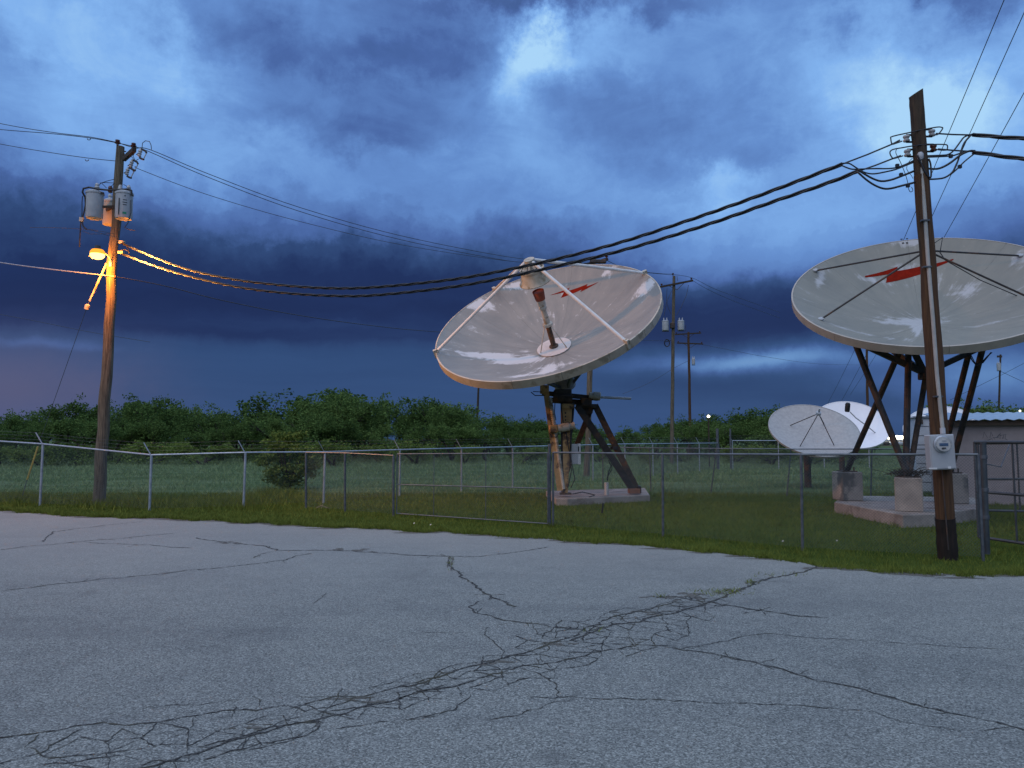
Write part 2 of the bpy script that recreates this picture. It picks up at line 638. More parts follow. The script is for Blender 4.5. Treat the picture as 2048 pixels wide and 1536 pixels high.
def build_ground():
    xs = np.concatenate([np.linspace(-3000, -160, 10), np.linspace(-120, 120, 49), np.linspace(160, 3000, 10)])
    ys = np.concatenate([[-400, -100, -30], np.linspace(-10, 130, 57), np.linspace(170, 4000, 10)])
    X, Y = np.meshgrid(xs, ys)
    Z = gz(X, Y)
    v = np.stack([X, Y, Z], -1).reshape(-1, 3)
    nx = len(xs)
    f = [(j * nx + i, j * nx + i + 1, (j + 1) * nx + i + 1, (j + 1) * nx + i) for j in range(len(ys) - 1) for i in range(nx - 1)]
    mb = MB()
    mb.add(v.tolist(), f)
    mb.build('ground', ground_mat(), label='green lawn and paler field around the antenna yard', kind='structure', smooth=True)


build_ground()


def asphalt_mat():
    m = bpy.data.materials.new('weathered_asphalt')
    m.use_nodes = True
    t = m.node_tree
    t.nodes.clear()
    N = NT(t)
    g = N.node('ShaderNodeNewGeometry')
    pos = g.outputs['Position']
    big = N.noise(pos, .28, 5.0, .6, .6)
    mid = N.noise(pos, 2.2, 6.0, .65)
    fine = N.noise(pos, 75.0, 3.0, .7)
    vor = N.node('ShaderNodeTexVoronoi')
    vor.inputs['Scale'].default_value = 95.0
    N.put(vor.inputs['Vector'], pos)
    vr, vg, vb = N.sep(vor.outputs['Color'])
    peb = N.m('ADD', N.m('MULTIPLY', vr, .5), N.m('MULTIPLY', fine, .5))
    c = N.ramp(peb, [(.18, (.050, .053, .050, 1)), (.45, (.170, .175, .160, 1)), (.62, (.240, .246, .226, 1)), (.85, (.45, .46, .42, 1))])
    tone = N.ramp(N.m('ADD', N.m('MULTIPLY', big, .6), N.m('MULTIPLY', mid, .4)),
                  [(.33, (.70, .71, .71, 1)), (.45, (.92, .925, .92, 1)), (.55, (1.02, 1.02, 1.0, 1)), (.68, (1.16, 1.15, 1.11, 1))])
    c = N.mix(1.0, c, tone, 'MULTIPLY')
    # old oil drips, damp marks and a faint worn lane
    stain = N.smooth(N.noise(pos, .9, 4.0, .6, 1.5), .60, .72)
    c = N.mix(N.m('MULTIPLY', stain, .30), c, (.07, .07, .068, 1))
    drip = N.smooth(N.noise(pos, 5.0, 2.0, .5), .72, .78)
    c = N.mix(N.m('MULTIPLY', drip, .45), c, (.05, .05, .05, 1))
    lane = N.smooth(N.noise(N.vm('MULTIPLY', pos, (.12, .9, 1.0)), 1.0, 4.0, .55), .52, .70)
    c = N.mix(N.m('MULTIPLY', lane, .22), c, (.10, .104, .104, 1))
    # lighter strip along the far edge of the lot
    x, y, z = N.sep(pos)
    far_pale = N.m('MULTIPLY', N.smooth(N.m('ADD', y, N.m('MULTIPLY', N.m('ADD', mid, big), 2.0)), 9.0, 16.0), .45)
    c = N.mix(far_pale, c, (.28, .284, .262, 1))
    b = N.node('ShaderNodeBsdfPrincipled')
    N.put(b.inputs['Base Color'], c)
    b.inputs['Roughness'].default_value = .82
    b.inputs['Specular IOR Level'].default_value = .35
    bp = N.node('ShaderNodeBump')
    bp.inputs['Strength'].default_value = .55
    bp.inputs['Distance'].default_value = .006
    N.put(bp.inputs['Height'], N.m('ADD', peb, N.m('MULTIPLY', mid, .6)))
    t.links.new(bp.outputs[0], b.inputs['Normal'])
    o = N.node('ShaderNodeOutputMaterial')
    t.links.new(b.outputs[0], o.inputs['Surface'])
    return m


def build_lot():
    mb = MB()
    n = len(edge_x)
    # strips from the edge down to behind the camera
    vs, fs = [], []
    for i in range(n):
        ex, ey = float(edge_x[i]), float(edge_y[i])
        for t in (0.0, .35, .7, 1.0):
            vs.append((lerp(ex, ex * 1.0, t), lerp(ey, -60.0, t), 0.0))
        vs.append((ex, ey + .02, -.05))
    for i in range(n - 1):
        a, b = i * 5, (i + 1) * 5
        for k in range(3):
            fs.append((a + k, a + k + 1, b + k + 1, b + k))
        fs.append((a + 4, a, b, b + 4))
    mb.add(vs, fs)
    return mb.build('parking_lot', asphalt_mat(), label='cracked pale grey asphalt parking lot in the foreground', kind='structure')


lot = build_lot()

# cracks: traced along the real lines of the surface
C5 = lambda pts: [(800 + x / 1.641, 1050 + y / 1.641) for x, y in pts]
C6 = lambda pts: [(x / 2.2756, 1000 + y / 2.2756) for x, y in pts]
cracks = [
    (C5([(790, 392), (850, 397), (960, 412), (1070, 432), (1180, 455), (1300, 488), (1430, 520), (1560, 552), (1700, 592), (1830, 622), (1950, 648), (2048, 672), (2200, 712)]), .020),
    (C5([(0, 535), (90, 515), (190, 475), (300, 448), (380, 428), (470, 402), (560, 370), (600, 340), (660, 315), (720, 298), (800, 282), (860, 268), (910, 250)]), .024),
    (C5([(0, 575), (60, 545), (180, 530), (280, 495), (390, 465), (480, 455), (560, 440), (640, 415), (720, 405), (790, 392)]), .018),
    (C5([(570, 375), (640, 345), (700, 325), (780, 320), (850, 300), (910, 285), (980, 268), (1040, 245), (1100, 220), (1140, 205), (1165, 188), (1210, 175), (1290, 162), (1340, 148), (1375, 133)]), .034),
    (C5([(1040, 262), (1100, 268), (1170, 280), (1240, 288), (1310, 298), (1400, 305)]), .030),
    (C5([(920, 408), (1000, 395), (1080, 378), (1140, 362), (1200, 358), (1280, 365), (1400, 375), (1560, 380), (1750, 395), (2040, 412)]), .009),
    (C5([(165, 105), (155, 130), (190, 155), (215, 180), (250, 200), (275, 225), (310, 240), (385, 268)]), .030),
    (C5([(265, 250), (230, 268), (240, 288), (290, 300), (380, 318), (450, 325), (550, 340), (600, 345)]), .020),
    (C5([(290, 335), (275, 360), (310, 385), (345, 410), (370, 430)]), .010),
    (C5([(390, 470), (460, 490), (510, 525), (515, 570)]), .010),
    (C5([(410, 565), (520, 572), (640, 568), (800, 575), (960, 582), (1100, 588), (1240, 595), (1380, 600), (1560, 610)]), .009),
    (C5([(0, 648), (100, 628), (180, 608), (235, 555)]), .009),
    (C5([(280, 640), (400, 622), (500, 585), (560, 572)]), .008),
    (C5([(0, 98), (100, 102), (170, 103), (260, 103), (380, 90), (490, 72)]), .020),
    (C5([(840, 240), (900, 235), (960, 248), (1040, 255)]), .030),
    (C5([(1540, 610), (1640, 650), (1840, 678)]), .006),
    (C5([(460, 370), (500, 335), (560, 345)]), .012),
    (C5([(0, 355), (110, 354), (230, 353)]), .006),
    (C6([(0, 228), (110, 212), (240, 202), (400, 185), (560, 175), (670, 162), (800, 152)]), .022),
    (C6([(205, 190), (210, 165), (250, 145), (340, 132), (480, 115), (660, 98)]), .022),
    (C6([(400, 195), (560, 202), (680, 205), (780, 215), (870, 218)]), .020),
    (C6([(0, 415), (150, 398), (260, 382), (360, 375), (460, 362), (600, 350), (740, 338), (850, 320), (960, 312), (1100, 298), (1290, 275), (1350, 255), (1420, 243)]), .018),
    (C6([(890, 172), (950, 185), (1020, 192), (1090, 200), (1210, 210), (1260, 230), (1400, 230), (1500, 230), (1640, 235), (1750, 242), (1880, 252), (2048, 256)]), .030),
    (C6([(1150, 265), (1200, 245), (1260, 230)]), .018),
    (C6([(-200, 1110), (0, 1085), (180, 1055), (300, 1040), (470, 1015), (540, 1022), (700, 1012), (800, 992), (920, 975), (1050, 960), (1170, 955), (1280, 940), (1390, 965), (1500, 945), (1600, 905), (1700, 880), (1800, 855), (1900, 830), (2048, 785)]), .014),
    (C6([(560, 1250), (700, 1210), (800, 1180), (1000, 1120), (1150, 1075), (1300, 1035), (1440, 1000), (1560, 970), (1680, 930), (1750, 930), (1850, 895), (1960, 865), (2048, 840)]), .018),
    (C6([(900, 1125), (1060, 1085), (1230, 1035), (1440, 1010), (1455, 1045), (1380, 1070), (1200, 1110), (1050, 1145), (920, 1185)]), .013),
    (C6([(1520, 1045), (1700, 1020), (1880, 1000), (2048, 965)]), .008),
    (C6([(1430, 470), (1460, 445), (1480, 420)]), .010),
    (C6([(-100, 1230), (0, 1200), (120, 1170), (260, 1110), (370, 1040)]), .011),
    (C6([(180, 1210), (400, 1180), (560, 1160), (600, 1140)]), .010),
    (C6([(1145, 895), (1180, 915), (1170, 950)]), .010),
    (C6([(560, 970), (680, 945), (900, 935), (1100, 905)]), .006),
]


def ribbon(mb, pts, w, z, wig=.018, taper=.15):
    """thin irregular strip on the ground"""
    q = []
    for i in range(len(pts) - 1):
        a, b = pts[i], pts[i + 1]
        L = math.dist(a, b)
        k = max(1, int(L / .04))
        for j in range(k):
            t = j / k
            q.append((lerp(a[0], b[0], t), lerp(a[1], b[1], t)))
    q.append(tuple(pts[-1][:2]))
    nrm = []
    n = len(q)
    if n < 2:
        return
    drift = 0.0
    vs, fs = [], []
    for i in range(n):
        a, b = q[max(0, i - 1)], q[min(n - 1, i + 1)]
        dx, dy = b[0] - a[0], b[1] - a[1]
        l = math.hypot(dx, dy) or 1
        nx, ny = -dy / l, dx / l
        drift = drift * .72 + random.gauss(0, wig * .55)
        ww = w * random.uniform(.2, 1.35) * (1.0 if 0 < i < n - 1 else taper)
        cx, cy = q[i][0] + nx * drift, q[i][1] + ny * drift
        vs += [(cx + nx * ww / 2, cy + ny * ww / 2, z), (cx - nx * ww / 2, cy - ny * ww / 2, z)]
    for i in range(n - 1):
        fs.append((2 * i, 2 * i + 1, 2 * i + 3, 2 * i + 2))
    mb.add(vs, fs)


crack_ground = []
for pts, w in cracks:
    g = [tuple(G(u, v)) for u, v in pts]
    crack_ground.append((g, w))
    mb = MB()
    ribbon(mb, g, w * 1.2, .004, .020)
    if w > .016:
        for _k in range(int(len(g) * 1.6)):
            # short spurs and crumbled edges
            a0_ = random.randrange(len(g) - 1)
            q0 = lerp(Vector(g[a0_]), Vector(g[a0_ + 1]), random.random())
            an = random.uniform(0, 6.283)
            l_ = random.uniform(.06, .30)
            ribbon(mb, [(q0.x, q0.y), (q0.x + math.cos(an) * l_, q0.y + math.sin(an) * l_)], w * .45, .0036, .014)
    mb.build('crack', M_CRACK, lot)

# alligator cracking between the main cracks
ali_px = [(0, 1478), (330, 1436), (600, 1390), (800, 1352), (1000, 1302), (1060, 1240), (1150, 1238), (1300, 1205), (1400, 1188), (1460, 1205),
          (1400, 1262), (1330, 1295), (1220, 1322), (1090, 1365), (850, 1410), (640, 1465), (420, 1525), (120, 1560)]
ali = [G(u, v) for u, v in ali_px]
apoly = [(q.x, q.y) for q in ali]


def inside(x, y, poly):
    c = False
    j = len(poly) - 1
    for i in range(len(poly)):
        xi, yi = poly[i]
        xj, yj = poly[j]
        if (yi > y) != (yj > y) and x < (xj - xi) * (y - yi) / (yj - yi) + xi:
            c = not c
        j = i
    return c


pts = []
xmin, xmax = min(p[0] for p in apoly), max(p[0] for p in apoly)
ymin, ymax = min(p[1] for p in apoly), max(p[1] for p in apoly)
tries = 0
while len(pts) < 620 and tries < 20000:
    tries += 1
    x, y = random.uniform(xmin, xmax), random.uniform(ymin, ymax)
    if inside(x, y, apoly) and all((x - a) ** 2 + ((y - b) * 1.0) ** 2 > .19 ** 2 for a, b in pts):
        pts.append((x, y))
A = np.array(pts)
D = ((A[:, None] - A[None]) ** 2).sum(-1)
net = MB()
ne = 0
for i in range(len(A)):
    for j in range(i + 1, len(A)):
        if D[i, j] < .6 ** 2:
            ok = D[i] + D[j] < D[i, j] * .9
            ok[[i, j]] = False
            if not np.any(ok):
                if random.random() < min(.88, .30 + A[i][1] / 14):
                    ribbon(net, [tuple(A[i]), tuple(A[j])], random.uniform(.004, .015) * min(1.0, .35 + A[i][1] / 11), .0042, .014, .9)
                    ne += 1
o = net.build('fine_crack_network', M_CRACK, lot)
o['kind'] = 'stuff'

# soil and grit caught in the widest cracks
soil = MB()
for (u, v, su, sv) in [(1410, 1195, 60, 9), (1470, 1183, 30, 8), (1330, 1197, 40, 5), (1505, 1165, 12, 6), (1300, 1225, 50, 5), (1120, 1290, 40, 8),
                       (900, 1130, 10, 14), (690, 1101, 40, 4), (455, 1085, 25, 3), (960, 1325, 60, 7), (700, 1400, 70, 7), (480, 1455, 60, 6), (1630, 1136, 20, 5)]:
  for _k in range(7):
    c = G(u + random.gauss(0, su * .6), v + random.gauss(0, sv * .5))
    su2, sv2 = su * random.uniform(.12, .4), sv * random.uniform(.15, .45)
    ex = G(u + su2, v) - G(u, v)
    ey = G(u, v - sv2) - G(u, v)
    ring = []
    for k in range(18):
        a = 2 * math.pi * k / 18
        rr = random.uniform(.45, 1.05)
        q = c + ex * math.cos(a) * rr + ey * math.sin(a) * rr
        ring.append((q.x, q.y, .0022 + .0002 * _k))
    soil.add(ring, [tuple(range(18))])
for _k in range(150):
    x0 = random.uniform(-20, 13)
    y0 = float(lot_edge(x0)) - random.uniform(.0, .16)
    ring = []
    for k in range(12):
        a = 2 * math.pi * k / 12
        rr = random.uniform(.4, 1.1)
        ring.append((x0 + math.cos(a) * rr * random.uniform(.2, .55), y0 + math.sin(a) * rr * .10, .0030 + .00001 * _k))
    soil.add(ring, [tuple(range(12))])
o = soil.build('soil_patch', M_SOIL, lot)
o['kind'] = 'stuff'


# ------------------------------------------------------------------ grass
def blades(xy, h, w, zbase, lean=.35):
    n = len(xy)
    ang = rng.uniform(0, 2 * np.pi, n)
    hh = h * rng.uniform(.45, 1.2, n)
    ww = w * rng.uniform(.6, 1.3, n)
    tip = rng.normal(0, lean, (n, 2)) * hh[:, None]
    v = np.zeros((n, 3, 3))
    v[:, 0, 0] = xy[:, 0] - np.cos(ang) * ww / 2
    v[:, 0, 1] = xy[:, 1] - np.sin(ang) * ww / 2
    v[:, 1, 0] = xy[:, 0] + np.cos(ang) * ww / 2
    v[:, 1, 1] = xy[:, 1] + np.sin(ang) * ww / 2
    v[:, 0, 2] = v[:, 1, 2] = zbase
    v[:, 2, :2] = xy + tip
    v[:, 2, 2] = zbase + hh
    return v.reshape(-1, 3)


def tri_mesh(name, v, material, parent=None):
    n = len(v) // 3
    me = bpy.data.meshes.new(name)
    me.vertices.add(n * 3)
    me.loops.add(n * 3)
    me.polygons.add(n)
    me.vertices.foreach_set('co', v.astype(np.float32).ravel())
    me.loops.foreach_set('vertex_index', np.arange(n * 3, dtype=np.int32))
    me.polygons.foreach_set('loop_start', np.arange(0, n * 3, 3, dtype=np.int32))
    me.update()
    me.validate()
    me.materials.append(material)
    o = bpy.data.objects.new(name, me)
    col.objects.link(o)
    if parent:
        o.parent = parent
    return o


KEEP_OUT = []      # polygons where nothing grows (pads), filled below


def scatter(n, y0, y1, xw, bias=1.0):
    y = y0 + (y1 - y0) * rng.random(n) ** bias
    x = (rng.random(n) * 2 - 1) * (y * xw + 3)
    k = y > lot_edge(x) - .06
    return np.stack([x[k], y[k]], -1)


# pads first: their outlines keep grass off
def quad_px(pts):
    return [G(u, v) for u, v in pts]


PAD_C = [G(1112, 1009), G(1136, 1009.5), G(1300, 1001), G(1290, 985), G(1092, 992)]
PAD_C = [(p.x, p.y) for p in PAD_C]
PAD_R = [G(1669, 1023), G(1806, 1053), G(1868, 1051), G(1972, 1036), G(1965, 1012), G(1690, 1008)]
PAD_R = [(p.x, p.y) for p in PAD_R]


def not_on_pads(xy):
    k = np.ones(len(xy), bool)
    for poly in (PAD_C, PAD_R):
        px = np.array([p[0] for p in poly])
        py = np.array([p[1] for p in poly])
        box = (xy[:, 0] > px.min()) & (xy[:, 0] < px.max()) & (xy[:, 1] > py.min()) & (xy[:, 1] < py.max())
        for i in np.nonzero(box)[0]:
            if inside(xy[i, 0], xy[i, 1], poly):
                k[i] = False
    return xy[k]


gv = []
near = not_on_pads(scatter(150000, 10.5, 27, .74))
gv.append(blades(near, .065 * (.6 + near[:, 1] / 30), .012 * near[:, 1] / 12, gz(near[:, 0], near[:, 1])))
# untidy fringe hanging over the lot's edge
xs = rng.uniform(-22, 16, 26000)
fr = np.stack([xs, lot_edge(xs) + np.abs(rng.normal(0, .22, len(xs))) - .05], -1)
gv.append(blades(fr, .085, .012 * fr[:, 1] / 12, -.02, .6))
xc = np.repeat(rng.uniform(-20, 14, 330), 36) + rng.normal(0, .07, 330 * 36)
ec = np.stack([xc, lot_edge(xc) + np.repeat(np.abs(rng.normal(0, .18, 330)), 36) - .10 + rng.normal(0, .05, 330 * 36)], -1)
gv.append(blades(ec, .13, .011 * ec[:, 1] / 11, -.01, .7))
tc = not_on_pads(scatter(420, 10.5, 26, .74))
tc = np.repeat(tc, 34, 0) + rng.normal(0, .06, (len(tc) * 34, 2))
gv.append(blades(tc, .13, .011 * tc[:, 1] / 11, gz(tc[:, 0], tc[:, 1]), .55))
o = tri_mesh('grass', np.concatenate(gv), M_GRASS)
tag(o, 'short green mown grass inside the fence and along the asphalt edge', 'grass', kind='stuff')
far = scatter(70000, 26, 80, .74)
o = tri_mesh('field_grass', blades(far, .16 * (.7 + far[:, 1] / 80), .028 * far[:, 1] / 26, gz(far[:, 0], far[:, 1]), .7), M_GRASS_DRY)
tag(o, 'longer pale windblown grass of the field behind the fence', 'grass', kind='stuff')
# weeds in the cracks
wv = []
for (u, v, su, sv, n) in [(1440, 1185, 55, 10, 130), (1500, 1166, 12, 8, 40), (1560, 1150, 60, 6, 30), (1320, 1193, 15, 4, 20), (1180, 1262, 30, 6, 15), (900, 1128, 8, 12, 25)]:
    for _ in range(n):
        q = G(random.gauss(u, su * .5), random.gauss(v, sv * .4))
        wv.append((q.x, q.y))
wv = np.array(wv)
o = tri_mesh('crack_weeds', blades(wv, .045, .012, 0.0, .9), M_GRASS)
tag(o, 'sparse weeds sprouting from the widest cracks in the asphalt', 'weeds', kind='stuff')
# tall rough grass round the pole foot and guy anchor on the left
tv = []
for (u, v, su, n) in [(200, 1008, 60, 1500), (40, 1000, 40, 2200), (260, 1008, 80, 1200), (470, 1010, 90, 900), (560, 990, 60, 1500)]:
    for _ in range(n):
        q = G(random.gauss(u, su * .55), v + random.gauss(0, 5))
        if q.y > lot_edge(q.x) + .3:
            tv.append((q.x, q.y))
tv = np.array(tv)
o = tri_mesh('tall_grass', blades(tv, .24, .026, gz(tv[:, 0], tv[:, 1]), .5), M_GRASS)
tag(o, 'tall rough grass round the foot of the lamp pole and left fence', 'grass', kind='stuff')


# ------------------------------------------------------------------ concrete pads
def pad(poly, h, name, label, m):
    cx = sum(p[0] for p in poly) / len(poly)
    cy = sum(p[1] for p in poly) / len(poly)
    mb = MB().prism(poly, -.15, h)
    return mb.build(name, m, base=(cx, cy, 0), label=label, cat='concrete pad', bevel=.015)


PADH = .17
pad(PAD_C, PADH, 'concrete_pad', 'low concrete pad under the tilted centre dish with the feed horn', M_CONC)
pad(PAD_R, PADH + .08, 'concrete_pad', 'low concrete pad under three piers of the big right-hand dish', M_CONC)


# ------------------------------------------------------------------ dish helpers
def dish_frame(center_px, Y, tilt_deg, off_deg):
    """local frame: origin at aperture centre, z along the dish axis. tilt: image lean of the axis to the left, off: angle to line of sight"""
    c = P(center_px[0], center_px[1], Y)
    v = (CO - c).normalized()
    s, k = math.sin(R(tilt_deg)), math.cos(R(tilt_deg))
    d = (RIGHT * -s + UP * k)
    d = (d - v * d.dot(v)).normalized()
    n = (v * math.cos(R(off_deg)) + d * math.sin(R(off_deg))).normalized()
    m = (RIGHT * k + UP * s)
    m = (m - v * m.dot(v))
    m = (m - n * m.dot(n)).normalized()
    return axis_matrix(c, n, m)


def para(r, Rd, dep):
    return -dep + dep * (r / Rd) ** 2


def sector(Rd, dep, a0, a1, r0, thick, nr=10, na=5, gap=.0018):
    """one petal of a reflector, in dish coordinates"""
    vs, fs = [], []
    for s in (0, 1):
        for i in range(nr + 1):
            r = lerp(r0, Rd, i / nr)
            da = gap / max(r, .05)
            for j in range(na + 1):
                a = lerp(a0 + da, a1 - da, j / na)
                vs.append((r * math.cos(a), r * math.sin(a), para(r, Rd, dep) - s * thick))
    w = na + 1
    o = (nr + 1) * w
    for i in range(nr):
        for j in range(na):
            q = (i * w + j, (i + 1) * w + j, (i + 1) * w + j + 1, i * w + j + 1)
            fs.append(q)
            fs.append(tuple(x + o for x in reversed(q)))
    for i in range(nr):
        for j, flip in ((0, False), (na, True)):
            q = (i * w + j, i * w + j + o, (i + 1) * w + j + o, (i + 1) * w + j)
            fs.append(q if not flip else tuple(reversed(q)))
    for j in range(na):
        for i, flip in ((0, True), (nr, False)):
            q = (i * w + j, i * w + j + o, i * w + j + 1 + o, i * w + j + 1)
            fs.append(q if not flip else tuple(reversed(q)))
    return vs, fs


def local_mesh(name, vs, fs, material, smooth=True):
    me = bpy.data.meshes.new(name)
    me.from_pydata(vs, [], fs)
    me.update()
    if smooth:
        me.polygons.foreach_set('use_smooth', [True] * len(me.polygons))
        me.set_sharp_from_angle(angle=R(30))
    me.materials.append(material)
    return me


def place_local(name, me, root, Mw, parent=None):
    """object whose mesh is in dish coordinates; Mw its world matrix"""
    o = bpy.data.objects.new(name, me)
    col.objects.link(o)
    par = parent or root
    o.parent = par
    o.matrix_basis = Matrix.Translation(-parent_world(par)) @ Mw
    return o


def hit_dish(u, v, Mi, Rd, dep):
    o = Mi @ CO
    d = (Mi.to_3x3() @ ray(u, v)).normalized()
    k = dep / Rd ** 2
    a = k * (d.x ** 2 + d.y ** 2)
    b = 2 * k * (o.x * d.x + o.y * d.y) - d.z
    c = k * (o.x ** 2 + o.y ** 2) - dep - o.z
    q = math.sqrt(max(0, b * b - 4 * a * c))
    t = (-b + q) / (2 * a)
    p = o + d * t
    return p.x, p.y


def emblem(poly_xy, Rd, dep, lift=.006):
    bm = bmesh.new()
    vs = [bm.verts.new((x, y, 0)) for x, y in poly_xy]
    f = bm.faces.new(vs)
    bmesh.ops.triangulate(bm, faces=[f])
    for _ in range(3):
        bmesh.ops.subdivide_edges(bm, edges=bm.edges[:], cuts=1, use_grid_fill=True)
    for v_ in bm.verts:
        v_.co.z = para(math.hypot(v_.co.x, v_.co.y), Rd, dep) + lift
    bm.normal_update()
    for f in bm.faces:
        if f.normal.z < 0:
            f.normal_flip()
    me = bpy.data.meshes.new('emblem')
    bm.to_mesh(me)
    bm.free()
    return me


def dish_mat(name, Mw, base1, base2, white, spots, thr=.56, dirt=(.30, .27, .24), soft=.035):
    """weathered reflector paint: tan-grey sheet with patches where the white coat survives"""
    m = bpy.data.materials.new(name)
    m.use_nodes = True
    t = m.node_tree
    t.nodes.clear()
    N = NT(t)
    g = N.node('ShaderNodeNewGeometry')
    pos = g.outputs['Position']
    rel = N.vm('SUBTRACT', pos, tuple(Mw.translation))
    ax = [tuple(Mw.to_3x3().col[i]) for i in range(3)]
    lx = N.vm('DOT_PRODUCT', rel, ax[0])
    ly = N.vm('DOT_PRODUCT', rel, ax[1])
    ang = N.m('ARCTAN2', ly, lx)
    rad = N.m('SQRT', N.m('ADD', N.m('MULTIPLY', lx, lx), N.m('MULTIPLY', ly, ly)))
    pol = N.comb(N.m('MULTIPLY', N.m('COSINE', ang), 4.0), N.m('MULTIPLY', N.m('SINE', ang), 4.0), N.m('MULTIPLY', rad, .35))
    streaks = N.noise(pol, 2.2, 6.0, .65, .4)
    blot = N.noise(rel, 1.1, 6.0, .6, .4)
    fine = N.noise(rel, 7.0, 6.0, .7)
    c = N.ramp(N.m('ADD', N.m('MULTIPLY', streaks, .5), N.m('MULTIPLY', blot, .5)),
               [(.35, base2 + (1,)), (.62, base1 + (1,))])
    c = N.mix(N.m('MULTIPLY', N.smooth(fine, .55, .75), .25), c, dirt + (1,))
    # where the white coat is left
    msum = None
    for (sx, sy, wx, wy, amp) in spots:
        qx = N.m('DIVIDE', N.m('SUBTRACT', lx, sx), wx)
        qy = N.m('DIVIDE', N.m('SUBTRACT', ly, sy), wy)
        gss = N.m('MULTIPLY', N.m('EXPONENT', N.m('MULTIPLY', N.m('ADD', N.m('MULTIPLY', qx, qx), N.m('MULTIPLY', qy, qy)), -1.0)), amp)
        msum = gss if msum is None else N.m('ADD', msum, gss)
    nz = N.m('ADD', N.m('MULTIPLY', streaks, .5), N.m('MULTIPLY', N.noise(rel, 2.6, 7.0, .7, .8), .5))
    k = N.m('ADD', nz, N.m('MULTIPLY', msum, .28) if msum is not None else 0.0)
    c = N.mix(N.m('MULTIPLY', N.smooth(k, thr - soft, thr + soft), .8), c, white + (1,))
    b = N.node('ShaderNodeBsdfPrincipled')
    N.put(b.inputs['Base Color'], c)
    b.inputs['Roughness'].default_value = .55
    b.inputs['Specular IOR Level'].default_value = .35
    bp = N.node('ShaderNodeBump')
    bp.inputs['Strength'].default_value = .25
    bp.inputs['Distance'].default_value = .03
    N.put(bp.inputs['Height'], N.m('ADD', streaks, N.m('MULTIPLY', fine, .3)))
    t.links.new(bp.outputs[0], b.inputs['Normal'])
    o = N.node('ShaderNodeOutputMaterial')
    t.links.new(b.outputs[0], o.inputs['Surface'])
    return m


